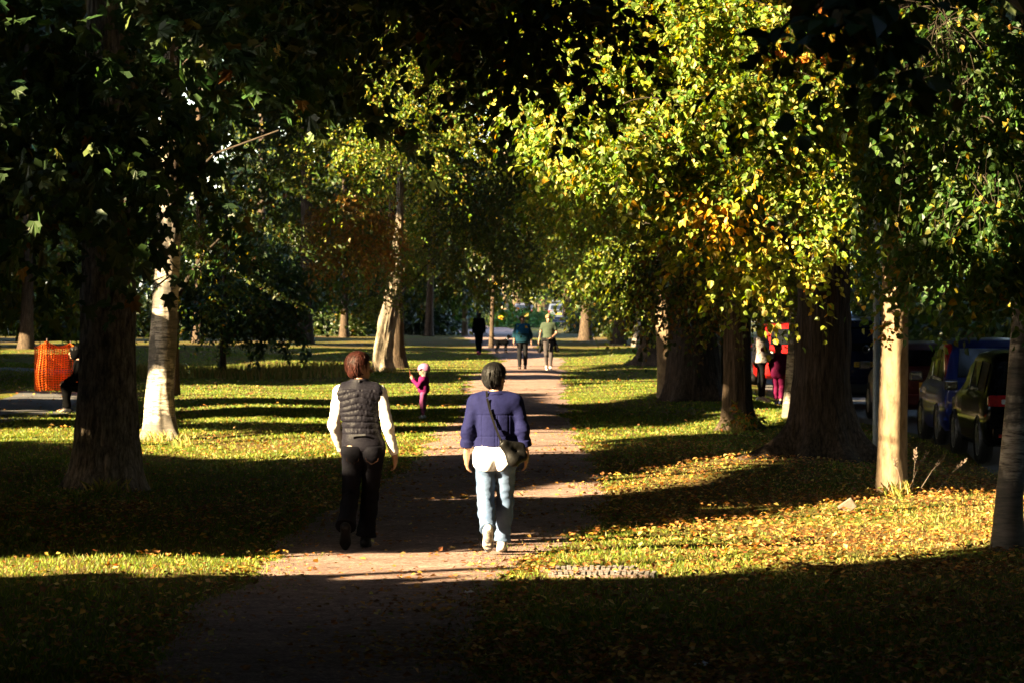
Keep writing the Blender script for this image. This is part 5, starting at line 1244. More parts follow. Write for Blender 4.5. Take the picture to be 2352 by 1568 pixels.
for (a, b) in ((2.3, .35), (2.3, .1), (2.75, .55), (1.0, .5), (4.0, .35), (4.0, .1), (3.6, .55), (1.6, .75)):
    r = np.array([.098*.8+.018, .125*.8+.018, .105*.8+.014])*1.0; q = A3(math.sin(a)*math.cos(b)*r[0], math.cos(a)*math.cos(b)*r[1], math.sin(b)*r[2])+J['head']+A3(0, -.018, .024)
    mb = MB(); mb.lathe([(.0005, -.004), (.008, -.003), (.009, 0), (.006, .005), (.0005, .006)], 8, 'Z', tuple(q)); mb.build('vent', M['black_cloth'], p).parent = ho
st = empty('stick', (Vector(p.location)+Vector((-.235, 0, .76)))); tag(st, 'short thin stick held up by the child in the pink helmet', 'stick')
mb = MB(); mb.tube([(0, 0, -.05), (-.01, 0, .05), (-.025, 0, .13)], [.008, .007, .006], 6); mb.build('stick_shaft', M['patch_brown'], st)

# woman in pale fleece and girl in magenta coat by the cars
J = joints(1.66, yaw=0.0, elL=(-.23, .02, 1.09), elR=(.23, .02, 1.09), wrL=(-.13, .24, 1.0), wrR=(.13, .24, 1.0), handL=(.05, .2, 0), handR=(-.05, .2, 0), fat=1.3, wid=1.1, anL=(-.08, .06, .085), anR=(.08, -.05, .085), knL=(-.08, .06, .48), knR=(.08, .0, .48))
p = person('woman in fluffy pale jacket and black leggings standing beside the parked red car', 1748, 912, -82, J)
body(J, p, .018, M['skin2']); eyes(J, p); trousers(J, (.092, .062, .046), M['black_cloth'], p, .02, .98, .93, name='leggings'); top(J, M['fleece_grey'], p, .018, .055, .95, .86, (.088, .082, .06), 'fleece_jacket', gl=.05, wk=.018)
def patch(P): return np.maximum(ell(P, (J['elR']*.6+J['shR']*.4)+A3(.04, 0, -.06), (.08, .085, .11)), -arm(P, J, 'R', (.084, .078, .06)))
part('sleeve_patch', patch, A3(.08, -.2, .85), A3(.42, .25, 1.3), .018, M['patch_brown'], p)
shoes(J, M['shoe_white'], p, .018); hairpart(J, p, M['hair_ginger'], .018, long=.10, vol=.020, seed=8)
J = joints(1.36, hs=.9, head=(0, .01, 1.245), neck=(0, -.005, 1.13), fat=1.3, wid=1.05, wrL=(-.18, .10, .72), wrR=(.18, .10, .72))
p = person('girl in long magenta coat with long fair hair beside the woman in fleece', 1788, 912, -20, J)
body(J, p, .019, M['skin2']); trousers(J, (.10, .075, .07), M['coat_magenta'], p, .02, .80, .80, wrk=.008); top(J, M['coat_magenta'], p, .019, .045, .97, .60, (.075, .065, .055), 'coat', gl=.04, wk=.008)
shoes(J, M['navy'], p, .018); hairpart(J, p, M['hair_blond'], .018, long=.30, vol=.016, seed=9)
mb = MB(); c = J['head']+A3(0, -.12, .06)
for sg in (-1, 1): mb.tube([c, c+A3(sg*.05, -.01, .035), c+A3(sg*.08, -.01, -.01)], [.018, .03, .02], 6)
mb.build('hair_bow', M['patch_brown'], p, smooth=True)
# someone behind the green pole
J = joints(1.68, wrL=(-.2, .22, 1.03), elL=(-.25, .0, 1.1))
p = person('person in navy top mostly hidden behind the green pole', 1668, 905, 150, J)
body(J, p, .02, M['skin2']); trousers(J, (.09, .065, .055), M['fleece_grey'], p, .022, .95, .96); top(J, M['navy'], p, .022, .025, .3, .88, (.062, .055, .05), 'top'); shoes(J, M['shoe_black'], p, .02); hairpart(J, p, M['hair_brown'], .02, seed=10)

# dark seated figure half hidden by the flaking trunk, on a folding stool
J = joints(1.72, head=(0, .16, 1.17), neck=(0, .06, 1.02), chest=(0, .0, .84), belly=(0, -.10, .66), pelvis=(0, -.14, .54), shL=(-.19, .03, .97), shR=(.19, .03, .97), elL=(-.24, .12, .70), elR=(.24, .12, .70), wrL=(-.12, .33, .60), wrR=(.12, .33, .60),
    hipL=(-.09, -.12, .50), hipR=(.09, -.12, .50), knL=(-.12, .33, .52), knR=(.12, .33, .52), anL=(-.10, .27, .09), anR=(.10, .35, .09), fat=1.3, wid=1.15)
p = person('figure in black sitting bent forward, half hidden by the flaking trunk', 190, 944, 88, J)
part('hood', lambda P: np.maximum(ell(P, J['head']-A3(0, .02, 0), (.11, .125, .14)), -ell(P, J['head']+A3(0, .11, -.02), (.06, .05, .08))), J['head']-.2, J['head']+.2, .02, M['jet'], p)  # hood added so the sunlit head stays dark
body(J, p, .02, M['skin']); trousers(J, (.105, .08, .07), M['jet'], p, .022, .62, .96); top(J, M['jet'], p, .022, .05, .97, .44, (.075, .066, .055), 'coat', gl=.04)
shoes(J, M['shoe_black'], p, .02); hairpart(J, p, M['hair_black'], .019, vol=.02, seed=11)
so = empty('folding_stool', p.location, p.rotation_euler[2]); tag(so, 'thin-legged folding stool under the figure in black', 'stool')
mb = MB(); mb.box((0, -.12, .40), (.42, .40, .03)); mb.build('seat', M['jet'], so, bevel=.008)
for sx in (-1, 1):
    for sy in (-1, 1):
        mb = MB(); mb.tube([(sx*.18, -.12+sy*.16, .39), (sx*.2, -.12+sy*.22, 0)], .018, 6); mb.build('leg', M['jet'], so)

# ------------------------------------------------------------------ cars
M['tyre'] = simple('tyre', (0.012, 0.012, 0.012), None, 60, .85, .3)
M['rim'] = simple('alloy', (0.45, 0.45, 0.46), None, 30, .3, metal=.9)
M['glass'] = simple('car_glass', (0.008, 0.009, 0.010), None, 5, .06, spec=.7)
M['plastic'] = simple('trim_black', (0.012, 0.012, 0.013), None, 40, .55)
M['tail_red'] = simple('tail_lamp', (0.30, 0.008, 0.01), (0.2, .005, .007), 20, .15, coat=.6)
M['lamp_clear'] = simple('lamp_clear', (0.45, 0.43, 0.42), None, 20, .15, coat=.6)
M['chrome'] = simple('chrome', (0.65, 0.65, 0.66), None, 20, .12, metal=1.0)
M['plate_yellow'] = simple('plate_yellow', (0.55, 0.33, 0.02), None, 20, .5)
M['plate_ink'] = simple('plate_ink', (0.006, 0.006, 0.006), None, 20, .6)
def paint(name, c):
    if name == 'black': return simple('paint_black', c, None, 4, .1, spec=.1)
    return simple('paint_'+name, c, tuple(q*.92 for q in c), 4, .3, coat=.3, spec=.15)
def text_mesh(name, body_, size, mat, parent, loc, rot=(math.pi/2, 0, 0), align='CENTER', ext=.002):
    cu = bpy.data.curves.new(name, 'FONT'); cu.body = body_; cu.size = size; cu.align_x = align; cu.align_y = 'CENTER'; cu.extrude = ext
    ob = bpy.data.objects.new(name, cu); COL.objects.link(ob)
    dg_ = bpy.context.evaluated_depsgraph_get(); me = bpy.data.meshes.new_from_object(ob.evaluated_get(dg_))
    bpy.data.objects.remove(ob); bpy.data.curves.remove(cu)
    o = link(name, me, mat, parent); o.location = loc; o.rotation_euler = rot
    return o
def car(name, label, cat, loc, rz, L, Wd, H, belt, pm, style='suv', plate='', lamps='low', emblem=False, rack=False, group='cars parked in view'):
    """y forward, rear at y=0; lofted shell, glasshouse glass, wheels, lamps, mirrors"""
    root = empty(name, loc, rz); tag(root, label, cat, group)
    w = Wd/2; hood = belt+.06
    if style == 'van': ST = [(0, .42, H-.35, .93, .90), (.03, .34, H-.08, .98, .93), (.3, .26, H, 1, .93), (L*.62, .26, H, 1, .93), (L*.74, .26, H-.12, 1, .9), (L*.86, .26, hood+.12, .99, .9), (L*.97, .28, hood-.12, .94, .86), (L, .36, hood-.4, .86, .8)]
    else: ST = [(0, .46, belt+.05, .90, .80), (.05, .36, belt+.16, .95, .80), (.22, .28, H-.16, .985, .80), (.5, .24, H-.03, 1, .80), (L*.32, .24, H, 1, .80), (L*.52, .24, H-.03, 1, .79), (L*.60, .24, H-.14, 1, .79), (L*.73, .24, hood+.03, .99, .86), (L*.93, .26, hood-.12, .95, .84), (L, .36, hood-.33, .86, .76)]
    ys = np.concatenate([np.linspace(ST[i][0], ST[i+1][0], 5)[:-1] for i in range(len(ST)-1)]+[[ST[-1][0]]])
    S = np.array(ST); zl = np.interp(ys, S[:, 0], S[:, 1]); zt = np.interp(ys, S[:, 0], S[:, 2]); wl = np.interp(ys, S[:, 0], S[:, 3])*w; wt = np.interp(ys, S[:, 0], S[:, 4])*w
    rings = []
    for i in range(len(ys)):
        zb = min(belt, zt[i]-.05); g = max(zt[i]-zb, .05)
        half = [(0, zl[i]), (wl[i]*.90, zl[i]), (wl[i]*.985, zl[i]+.10), (wl[i], (zl[i]+zb)*.5), (wl[i]*.985, zb-.04), (wl[i]*.955, zb), (wl[i]*.955+(wt[i]-wl[i]*.955)*.85, zb+g*.80), (wt[i]*.95, zb+g*.93), (wt[i]*.80, zb+g*.985), (0, zb+g)]
        rings.append([(x_, ys[i], z_) for x_, z_ in half]+[(-x_, ys[i], z_) for x_, z_ in half[-2:0:-1]])
    n = len(rings[0]); mb = MB(); V = [q for r in rings for q in r]; Fc = []
    for i in range(len(rings)-1):
        for k in range(n): a = i*n+k; b = i*n+(k+1) % n; Fc.append((a, b, b+n, a+n))
    Fc.append(tuple(range(n))[::-1]); Fc.append(tuple((len(rings)-1)*n+k for k in range(n))); mb.add(V, Fc)
    body_ = mb.build('body', pm, root, smooth=True)
    def surf(y, f):   # point on the glasshouse side at fraction f between belt and roof
        i = np.interp(y, ys, np.arange(len(ys))); zb = min(belt, np.interp(y, ys, zt)-.05); g = np.interp(y, ys, zt)-zb; wl_ = np.interp(y, ys, wl); wt_ = np.interp(y, ys, wt)
        return wl_*.955+(wt_-wl_*.955)*.85*(f/.8)+.012, zb+g*f
    # side glass: rear quarter, rear door, front door
    cuts = [(.42, L*.26), (L*.28, L*.44), (L*.46, L*.62)] if style != 'van' else [(.35, L*.28), (L*.31, L*.52), (L*.55, L*.72)]
    for sg in (-1, 1):
        for (y0, y1) in cuts:
            mb = MB(); q = []
            for (y, f) in ((y0, .10), (y1, .10), (min(y1, L*.60 if style != 'van' else L*.70), .76), (y0+.06, .76)):
                x_, z_ = surf(y, f); q.append((sg*x_, y, z_))
            q2 = [(a-sg*.02, b, c_) for a, b, c_ in q]; mb.add(q+q2, [(0, 1, 2, 3), (7, 6, 5, 4), (0, 4, 5, 1), (1, 5, 6, 2), (2, 6, 7, 3), (3, 7, 4, 0)]); mb.build('side_window', M['glass'], root)
    # rear window and windscreen
    if style == 'van': rw = [(-.72*w, .015, belt+.12), (.72*w, .015, belt+.12), (.68*w, .035, H-.22), (-.68*w, .035, H-.22)]
    else: rw = [(-.72*w, .035, belt+.14), (.72*w, .035, belt+.14), (.66*w, .20, H-.16), (-.66*w, .20, H-.16)]
    mb = MB(); q = [(a, b-.022, c_) for a, b, c_ in rw]; q2 = [(a, b+.02, c_) for a, b, c_ in rw]; mb.add(q+q2, [(0, 1, 2, 3), (7, 6, 5, 4), (0, 4, 5, 1), (1, 5, 6, 2), (2, 6, 7, 3), (3, 7, 4, 0)]); mb.build('rear_window', M['glass'], root)
    y0, y1 = (L*.745, L*.855) if style == 'van' else (L*.61, L*.72)
    z0, z1 = np.interp(y0, ys, zt), np.interp(y1, ys, zt); mb = MB()
    q = [(-.8*w, y1, z1+.03), (.8*w, y1, z1+.03), (.70*w, y0, z0+.012), (-.70*w, y0, z0+.012)]; q2 = [(a, b-.02, c_-.03) for a, b, c_ in q]; mb.add(q+q2, [(0, 1, 2, 3), (7, 6, 5, 4), (0, 4, 5, 1), (1, 5, 6, 2), (2, 6, 7, 3), (3, 7, 4, 0)]); mb.build('windscreen', M['glass'], root)
    mb = MB(); mb.box((0, -.02, .45), (Wd*.88, .10, .20)); bmp = mb.build('rear_bumper', pm if style != 'van' else M['plastic'], root, bevel=.035)
    for sg in (-1, 1):
        mb = MB()
        if lamps == 'tall': mb.box((sg*w*.84, .06, (belt+H)/2-.05), (.13, .16, (H-belt)*.95)); lam = mb.build('tail_lamp', M['tail_red'], root, bevel=.03); lam.rotation_euler = (-.13, 0, 0); lam.location = (0, .12, .0)
        else: mb.box((sg*w*.78, .03, belt-.06), (.30, .12, .17)); lam = mb.build('tail_lamp', M['tail_red'], root, bevel=.03)
        if lamps != 'tall':
            mb = MB(); mb.box((sg*w*.68, -.025, belt-.07), (.10, .05, .07)); mb.build('reversing_lamp', M['lamp_clear'], root, bevel=.012).parent = lam
        mb = MB(); mb.box((sg*w*.70, -.065, .42), (.16, .02, .05)); mb.build('reflector', M['tail_red'], root, bevel=.008)
        # door mirror: housing and glass facing back
        my = L*.655 if style != 'van' else L*.76
        mb = MB(); mb.box((sg*(w+.12), my+.05, belt+.10), (.22, .10, .16)); mr = mb.build('door_mirror', M['plastic'], root, bevel=.035)
        mb = MB(); mb.box((sg*(w+.12), my-.006, belt+.10), (.18, .012, .12)); mb.build('mirror_glass', M['chrome'], root, bevel=.005).parent = mr
        for yy_, nm in ((.78 if style != 'van' else .95, 'rear'), (L-.85, 'front')):
            mb = MB(); mb.lathe([(.345, -.0), (.37, .02), (.37, .10)], 28, 'X', (sg*(w-.085) if sg > 0 else -w-.015, yy_, .33)); mb.build('wheel_arch', M['plastic'], root, smooth=True)
            mb = MB(); prof = [(.20, 0), (.30, -.0), (.328, .03), (.335, .1), (.328, .17), (.30, .2), (.2, .2)]
            mb.lathe(prof, 28, 'X', (sg*(w-.10)-.10, yy_, .335)); wh = mb.build('wheel', M['tyre'], root, smooth=True)
            mb = MB(); xo = sg*(w-.10)+sg*.095
            mb.lathe([(.235, sg*.0-sg*.02), (.235, sg*.008), (.205, sg*.004), (.2, -sg*.03)], 24, 'X', (xo, yy_, .335))
            for sp in range(5):
                a = sp*2*math.pi/5; mb.box((xo, yy_+.11*math.cos(a), .335+.11*math.sin(a)), (.02, .20, .045), ('X', a))
            mb.lathe([(.001, sg*.006), (.05, sg*.004), (.055, -sg*.02)], 14, 'X', (xo, yy_, .335)); mb.build('rim', M['rim'], root, smooth=False).parent = wh
        mb = MB(); mb.box((sg*w*.72, L-.10, hood-.24), (.34, .16, .14)); mb.build('headlamp', M['lamp_clear'], root, bevel=.03)
    mb = MB(); pz = .72 if style != 'van' else .98
    mb.box((0, -.045 if style == 'van' else -.02, pz), (.52, .012, .112)); pl = mb.build('number_plate', M['plate_yellow'], root)
    if plate: text_mesh('plate_lettering', plate, .098, M['plate_ink'], pl, (0, -.0525 if style == 'van' else -.0275, pz), ext=.001)
    if emblem:
        mb = MB(); c = (0, -.03, 1.30); R_ = .075
        mb.tube([(c[0]+R_*math.cos(a), c[1], c[2]+R_*math.sin(a)) for a in np.linspace(0, 2*math.pi, 25)], .008, 6, False)
        for pts in ([(-.034, .064), (0, .012), (.034, .064)], [(-.066, .030), (-.032, -.060), (0, -.002), (.032, -.060), (.066, .030)]):
            mb.tube([(c[0]+a, c[1], c[2]+b) for a, b in pts], .0075, 6)
        mb.build('emblem', M['chrome'], root)
        for zz_ in (.62, .74): mb = MB(); mb.box((0, -.035, zz_), (Wd*.86, .03, .022)); mb.build('trim_strip', pm, root, bevel=.006)
    if rack:
        for sg in (-1, 1): mb = MB(); mb.tube([(sg*w*.7, .5, H-.02), (sg*w*.7, .6, H+.07), (sg*w*.7, 2.2, H+.08), (sg*w*.7, 2.3, H)], .018, 6); mb.build('roof_rail', M['chrome'], root)
        for yy_ in (.8, 1.4, 2.0): mb = MB(); mb.box((0, yy_, H+.09), (Wd*.8, .05, .03)); mb.build('roof_bar', M['plastic'], root)
        mb = MB(); mb.box((-.1, 1.4, H+.19), (.8, 1.7, .17)); mb.build('roof_box', pm, root, bevel=.05)
    return root
RZ = lambda x, y: float(gz(x, y))+.012
car('black_car', 'black estate car parked nearest, partly behind the edge birch', 'car', (7.72, 50.2, RZ(7.72, 52)), 0, 4.4, 1.82, 1.64, .98, paint('black', (.003, .003, .0035)), plate='')
car('blue_people_carrier', 'bright blue people carrier with tall red tail lamps', 'car', (7.78, 55.9, RZ(7.78, 58)), 0, 3.9, 1.74, 1.74, .98, paint('blue', (.004, .013, .11)), lamps='tall')
car('maroon_car', 'dark maroon car mostly hidden behind the smooth pale trunk', 'car', (8.02, 66.4, RZ(8, 68)), 0, 4.2, 1.78, 1.55, .95, paint('maroon', (.05, .008, .008)))
car('dark_blue_van', 'dark blue van with round chrome emblem and yellow number plate', 'van', (7.62, 75.0, RZ(7.6, 77)), 0, 4.9, 1.92, 1.98, 1.15, paint('navy', (.006, .010, .035)), 'van', 'GP69 KVN', 'tall', True)
car('dark_van', 'tall dark van on the far side of the road', 'van', (10.6, 64.0, RZ(10.6, 66)), 0, 4.9, 1.95, 2.12, 1.25, paint('graphite', (.012, .013, .017)), 'van', '', 'tall')
car('red_car', 'bright red car parked behind the woman in fleece', 'car', (7.55, 93.0, RZ(7.5, 95)), 0, 4.4, 1.84, 1.74, 1.02, paint('red', (.42, .012, .012)))
car('pale_blue_van', 'pale blue van just visible beside the red car', 'van', (9.3, 104.0, RZ(9.3, 106)), 0, 4.8, 1.95, 2.0, 1.2, paint('pale_blue', (.22, .32, .45)), 'van', '', 'tall')
car('distant_car', 'distant dark car with red tail lamp at the end of the path', 'car', (1.0, 288.5, .02), 0, 4.3, 1.8, 1.62, .98, paint('white', (.06, .06, .07)), plate='')
car('distant_car', 'distant pale car with loaded roof rack at the end of the path', 'car', (3.85, 288.5, .02), 0, 4.3, 1.8, 1.58, .98, paint('silver', (.06, .07, .09)), rack=True)
car('distant_car', 'olive grey car half out of view at the far left edge', 'car', (-28.0, 205, RZ(-28, 205)), math.pi/2, 4.3, 1.8, 1.5, .95, paint('olive', (.16, .15, .11)))

# ------------------------------------------------------------------ posts, sign, barrier, drain, small things
M['post_grey'] = simple('post_grey', (0.20, 0.22, 0.215), (0.15, .165, .16), 12, .5, .1)
M['post_green'] = simple('post_green', (0.09, 0.15, 0.11), (0.07, .12, .09), 12, .5)
M['post_dark'] = simple('post_dark_green', (0.012, 0.025, 0.025), None, 12, .5)
M['sign_navy'] = simple('sign_navy', (0.006, 0.009, 0.028), None, 8, .5)
M['sign_white'] = simple('sign_white', (0.16, 0.17, 0.20), None, 8, .5)
b = GV(2013, 1021); lp = empty('lamp_post', b); tag(lp, 'grey metal lamp post beside the smooth pale trunk', 'lamp post')
mb = MB(); mb.lathe([(.058, -.05), (.058, 1.0), (.053, 1.03)], 20); mb.build('base', M['post_grey'], lp, smooth=True)
mb = MB(); mb.lathe([(.052, 1.0), (.05, 4), (.042, 8.2)], 20); mb.build('shaft', M['post_grey'], lp, smooth=True)
mb = MB(); mb.tube([(0, 0, 8.1), (.1, 0, 8.5), (.5, 0, 8.62), (.9, 0, 8.6)], .03, 8); mb.build('arm', M['post_grey'], lp, smooth=True)
mb = MB(); mb.box((1.1, 0, 8.58), (.55, .22, .12)); mb.build('lantern', M['post_grey'], lp, bevel=.03)
b = GV(1662, 920); lp = empty('lamp_post', b); tag(lp, 'green pole with a thick dark base left of the brown trunk', 'lamp post')
mb = MB(); mb.lathe([(.085, -.05), (.085, 1.35), (.055, 1.5)], 20); mb.build('base', M['post_dark'], lp, smooth=True)
mb = MB(); mb.lathe([(.054, 1.4), (.045, 5.2)], 20); mb.build('shaft', M['post_green'], lp, smooth=True)
mb = MB(); mb.lathe([(.001, 5.75), (.14, 5.7), (.2, 5.5), (.1, 5.2), (.04, 5.15)], 16); mb.build('lantern', M['post_grey'], lp, smooth=True)
d = 243.0; sx = PD(1288, 0, d)[0]; sg_ = empty('street_sign', (sx, d, 0.0)); tag(sg_, 'low street name sign on two posts reading CENTRAL CROSS DRIVE', 'street sign')
zc = PD(0, 734, d)[2]
mb = MB(); mb.box((0, 0, zc), (1.78, .04, .36)); pn_ = mb.build('panel', M['sign_navy'], sg_)
mb = MB()
for s in (-1, 1): mb.box((0, -.026, zc+s*.165), (1.76, .010, .028)); mb.box((s*.866, -.026, zc), (.028, .010, .302))
mb.build('border', M['sign_white'], pn_)
t = text_mesh('lettering', 'CENTRAL CROSS DRIVE', .235, M['sign_white'], pn_, (0, -.026, zc), ext=.004); t.scale = (.66, 1.05, 1)
for s in (-1, 1): mb = MB(); mb.box((s*.7, .045, zc*.5), (.06, .05, zc+.30)); mb.build('post', M['sign_white'], sg_)

M['orange_net'] = simple('net_orange', (0.75, 0.15, 0.010), (0.62, .10, .006), 20, .55)
M['stake'] = simple('stake_steel', (0.10, 0.06, 0.04), None, 20, .7)
b = GV(95, 901); fb = empty('safety_barrier', b); tag(fb, 'sagging orange plastic mesh barrier on thin stakes', 'barrier')
corners = [(-.10, -.35), (.12, .0), (.60, .5), (1.1, .25), (1.35, -.55)]; hts = [1.02, 1.14, 1.08, 1.02, .98]
for (x_, y_), hh in zip(corners, hts): mb = MB(); mb.tube([(x_, y_, -.05), (x_+.01, y_, hh+.06)], .011, 6); mb.build('stake', M['stake'], fb)
for q in range(4):
    (xa, ya), (xb, yb) = corners[q], corners[q+1]; nv, nh = max(4, int(math.hypot(xb-xa, yb-ya)/.07)), 20; mb = MB()
    def npnt(u, v, q=q): 
        sag = .10*math.sin(math.pi*u)*v**2 if q else .03*math.sin(math.pi*u); bl = .12*math.sin(math.pi*u)*(1-v)*math.sin(math.pi*v*.9+.3)
        hh = hts[q]*(1-u)+hts[q+1]*u; return (corners[q][0]*(1-u)+corners[q+1][0]*u-bl*(1.0 if q == 0 else .3), corners[q][1]*(1-u)+corners[q+1][1]*u-bl*.5, .02+v*(hh-.02)-sag)
    for i in range(nv+1): mb.tube([npnt(i/nv, j/10) for j in range(11)], .012 if i % 3 else .018, 4)
    for j in range(nh+1): mb.tube([npnt(i/8, j/nh) for i in range(9)], .012, 4)
    mb.build('netting', M['orange_net'], fb)

M['concrete'] = simple('concrete_rib', (0.12, 0.105, 0.10), (0.075, .065, .058), 40, .9, .4)
x0, d0 = GP(1250, 1316); dr = empty('drain_cover', (x0, d0, float(gz(x0, d0)))); tag(dr, 'pair of ribbed concrete drain strips set in the grass beside the path', 'drain cover')
rb = MB(); rb.box((0, 0, .012), (.037, .30, .04)); rbm = None
for row, (yo, n0, sh) in enumerate(((.30, 16, 0.0), (-.22, 18, .06))):
    mb = MB(); mb.box((.37+sh, yo, .004), (.80, .34, .03)); mb.build('strip_base', M['path'], dr)
    for i in range(n0):
        if rbm is None:
            o = rb.build('rib', M['concrete'], dr, bevel=.006); rbm = o.data
        else:
            o = bpy.data.objects.new('rib', rbm); COL.objects.link(o); o.parent = dr
        o.location = (.02+i*.0465+sh, yo+.012*math.sin(i*2.1), .004*math.sin(i*1.7)); o.rotation_euler = (0, 0, -.02*i*.3+.03*math.sin(i*3.3))
M['stone'] = simple('pale_stone', (0.15, 0.105, 0.08), (0.1, .07, .05), 30, .9, .4)
b = GV(1946, 1172); st = MB(); st.box((0, 0, .04), (.17, .05, .12), ('Y', -.6)); o = st.build('stone_slab', M['stone'], None, bevel=.01); o.location = b
tag(o, 'small tilted pale slab stuck in the leaves left of the smooth trunk', 'stone')
M['paper'] = simple('paper_white', (0.6, 0.58, 0.62), None, 20, .8)
for (px, py, lab, sz_) in ((1075, 1368, 'scrap of white paper on the near edge of the path', .035), (1603, 1531, 'scrap of pale paper in the dark grass at the bottom', .04), (1406, 1318, 'tiny white scrap on the ribbed drain strip', .03)):
    b = GV(px, py, .022); V = []; rng = np.random.default_rng(px); mb = MB()
    g = [[(i*sz_*.7+rng.normal()*.004, j*sz_*.5+rng.normal()*.004, abs(rng.normal())*sz_*.3) for i in range(-1, 3)] for j in range(-1, 2)]
    mb.add([q for r in g for q in r], [(j*4+i, j*4+i+1, j*4+i+5, j*4+i+4) for j in range(2) for i in range(3)]); o = mb.build('paper_scrap', M['paper']); o.location = b; tag(o, lab, 'litter')
# ------------------------------------------------------------------ grass and fallen leaves
def in_view(x, y, pad=.4): return np.abs(x) < 0.147*y+pad
def scatter(n, y0, y1, rng, power=1.0):
    """uniform over the visible wedge of ground"""
    u = rng.random(n); y = np.sqrt(y0**2+u*(y1**2-y0**2)) if power == 1 else y0*(y1/y0)**u
    x = (rng.random(n)*2-1)*(0.147*y+.5); return x, y
def litter_density(x, y):
    px = CX+x*F/y; py = HY+CH*F/y
    d = 0.08+0.7*fbm(np.stack([x*.5, y*.25, x*0], -1), 3)**2
    d += 1.1*np.exp(-(((px-1120)/360)**2+((py-1130)/80)**2))*1.3
    d += 2.0*np.clip((x-.9)/1.0, 0, 1)*np.exp(-((y-38)/12)**2)
    d += 0.9*np.exp(-(((px-300)/300)**2+((py-1170)/70)**2))
    d += 1.3*np.exp(-(((px-1500)/700)**2+((py-1545)/70)**2))+.7*np.exp(-(((px-1000)/200)**2+((py-1450)/120)**2))
    d += 0.7*np.exp(-(((px-700)/400)**2+((py-1025)/25)**2))
    d += np.where(on_path(x, y, .35) & ~on_path(x, y, -.35), .55, 0)
    d *= np.where(on_path(x, y), .5, 1.0)*(.25+2.2*fbm(np.stack([x*1.7, y*.8, x*0+9], -1), 3)**2)
    return d
rng = np.random.default_rng(21)
x, y = scatter(215000, 19, 66, rng, 0)
pch = fbm(np.stack([x*.8, y*.5, x*0+5], -1), 3)
k = (~on_path(x, y, -.05) | (~on_path(x, y, -.4) & (rng.random(len(x)) < .22))) & (x < 6.85) & (rng.random(len(x)) < .55+.6*pch)
dx0 = GP(1250, 1316)
k &= ~((x > dx0[0]-.02) & (x < dx0[0]+.84) & (y > dx0[1]-.42) & (y < dx0[1]+.5))
k &= rng.random(len(x)) < np.clip(1.45-.55*litter_density(x, y), .3, 1)
x, y, pch = x[k], y[k], pch[k]; n = len(x); px = CX+x*F/y; py = HY+CH*F/y
L = litter_density(x, y)
hgt = (.020+.026*rng.random(n))*(1+.5*(pch-.5))*np.where(L > 1.2, .8, 1.0)
a = rng.random(n)*6.283; wd = (.0035+.0028*rng.random(n))*np.clip(y/28, 1, 2.2)
z = gz(x, y); tx = hgt*.55*(rng.standard_normal(n)); ty = hgt*.55*rng.standard_normal(n)
V = np.empty((n, 3, 3)); ca, sa = np.cos(a)*wd*1.25, np.sin(a)*wd*1.25
V[:, 0] = np.stack([x-ca, y-sa, z-.004], -1); V[:, 1] = np.stack([x+ca, y+sa, z-.004], -1); V[:, 2] = np.stack([x+tx, y+ty, z+hgt], -1)
GRS = [((.060, .105, .006), 6), ((.095, .140, .008), 5), ((.15, .175, .012), 3), ((.26, .21, .03), 1.2)]
STRAW = [((.24, .20, .045), 5), ((.34, .27, .08), 4), ((.10, .13, .018), 4)]
cg = pick(GRS, n, rng); cs_ = pick(STRAW, n, rng); dry = np.clip((x-1.0)/2.2, 0, 1)*np.exp(-((y-34)/12)**2)*.75+.25*pch
col = np.where((rng.random(n) < dry)[:, None], cs_, cg)
Q = np.arange(n*3).reshape(-1, 3); TRIS[0] += n
o = link('grass', npmesh('grass', V.reshape(-1, 3), Q, 3, False, np.repeat(col, 3, 0)), M['grass']); tag(o, 'short mown grass of the lawn beside the path', 'grass', kind='stuff')

# coarser, farther tufts so the lawn keeps its nap
x, y = scatter(110000, 60, 150, rng, 0); k = ~on_path(x, y) & (x < 6.4) & ~((x < -9) & (y > 61) & (y < 80)); x, y = x[k], y[k]; n = len(x)
hgt = .016+.02*rng.random(n); tall = (np.abs(y-99) < 5) & (x < -4) & (x > -11); hgt = np.where(tall, .18+.2*rng.random(n), hgt)
a = rng.random(n)*.8-.4; wd = .014+.014*rng.random(n); z = gz(x, y); V = np.empty((n, 3, 3))
V[:, 0] = np.stack([x-wd, y-a*wd, z-.01], -1); V[:, 1] = np.stack([x+wd, y+a*wd, z-.01], -1); V[:, 2] = np.stack([x+.3*hgt*rng.standard_normal(n), y, z+hgt], -1)
col = np.where(tall[:, None], pick(STRAW, n, rng)*.8, pick(GRS, n, rng)); TRIS[0] += n
o = link('grass', npmesh('grass', V.reshape(-1, 3), np.arange(n*3).reshape(-1, 3), 3, False, np.repeat(col, 3, 0)), M['grass']); tag(o, 'farther lawn grass and dry tall grass under the low-crowned tree', 'grass', kind='stuff')

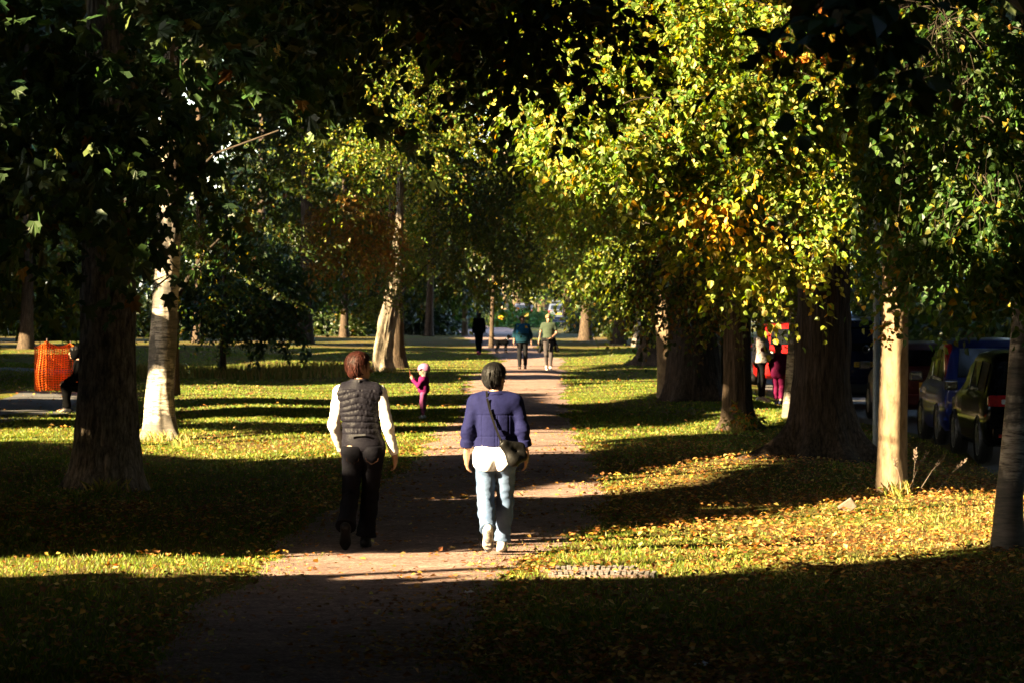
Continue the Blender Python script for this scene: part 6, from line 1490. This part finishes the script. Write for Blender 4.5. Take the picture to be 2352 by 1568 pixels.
# fallen leaves
x, y = scatter(150000, 19, 150, rng, 0); k = (rng.random(len(x)) < litter_density(x, y)*.52*np.clip(45/y, .3, 1)*np.where(y > 52, .5, 1)) & (x < 6.7); x, y = x[k], y[k]; n = len(x)
DRY = [((.27, .12, .025), 5), ((.18, .075, .02), 7), ((.40, .21, .035), 4), ((.13, .06, .02), 4), ((.45, .30, .09), 2.5), ((.16, .17, .03), 1)]
a = rng.random(n)*6.283; tilt = .35*rng.standard_normal((n, 2)); ax = unit(np.stack([np.cos(a), np.sin(a), tilt[:, 0]], -1)); nm = unit(np.stack([tilt[:, 1], .35*rng.standard_normal(n), np.ones(n)], -1))
sz = (.03+.042*rng.random(n)**1.5)*np.clip(y/45, 1, 1.35); lift = np.where(on_path(x, y), .026, .03+.02*rng.random(n))
pos = np.stack([x, y, gz(x, y)+lift], -1); V, Q, Cc = leafset(pos, ax, nm, sz, pick(DRY, n, rng), 'diamond', .75)
TRIS[0] += 2*len(Q); o = link('fallen_leaves', npmesh('fallen_leaves', V, Q, 4, False, Cc), M['litter']); tag(o, 'dry brown and yellow leaves scattered over lawn and path', 'leaves', kind='stuff')

# dry seed stalks and long tufts round the trunk feet
def tufts(name, label, spots, pal, nb, hmin, hmax, spread):
    Vs = []; cols = []
    for (px, py, sc) in spots:
        bx, by, bz = GV(px, py); m = int(nb*sc)
        x = bx+rng.standard_normal(m)*spread*sc; y = by+rng.standard_normal(m)*spread*.6; h = hmin+(hmax-hmin)*rng.random(m); wd = .004+.003*rng.random(m); z = gz(x, y)
        lx, ly = h*.45*rng.standard_normal(m), h*.3*rng.standard_normal(m); V = np.empty((m, 4, 3))
        V[:, 0] = np.stack([x-wd, y, z-.01], -1); V[:, 1] = np.stack([x+wd, y, z-.01], -1); V[:, 2] = np.stack([x+wd*.7+lx*.5, y+ly*.5, z+h*.65], -1); V[:, 3] = np.stack([x+lx, y+ly, z+h], -1)
        Vs.append(V.reshape(-1, 3)); cols.append(np.repeat(pick(pal, m, rng), 4, 0))
    V = np.concatenate(Vs); n = len(V)//4; TRIS[0] += 2*n
    return tag(link(name, npmesh(name, V, np.arange(n)[:, None]*4+np.array([[0, 1, 2, 3]]), 4, False, np.concatenate(cols)), M['grass']), label, 'grass', kind='stuff')
tufts('dry_grass', 'dry grass tufts round the feet of the trunks', [(2060, 1150, .5), (250, 1126, .7), (320, 1114, .5), (365, 1010, .9), (420, 1020, .5), (890, 858, 1.0), (1690, 985, .5)], STRAW, 160, .05, .2, .15)
for i, (px, py, hx, hz) in enumerate(((2085, 1142, .22, .45), (2110, 1140, .30, .40), (2095, 1146, .05, .50), (2150, 1140, .34, .36), (2075, 1150, -.1, .42))):
    b = GV(px, py); st = empty('seed_stalk', b); tag(st, 'dry seeding grass stalk at the foot of the smooth pale trunk', 'plant', 'dry stalks by the pale trunk')
    mb = MB(); mb.tube([(0, 0, 0), (hx*.5, 0, hz*.6), (hx, 0, hz)], [.004, .003, .002], 5); mb.build('stem', M['stone'], st)
    mb = MB()
    for q in range(16):
        t = .72+.28*q/16; r1 = random.uniform(-.03, .03); mb.tube([(hx*t, 0, hz*t), (hx*t+r1, random.uniform(-.02, .02), hz*t+.03)], [.003, .006], 4)
    mb.build('seed_head', M['stone'], st)
print('TRIS', TRIS[0])
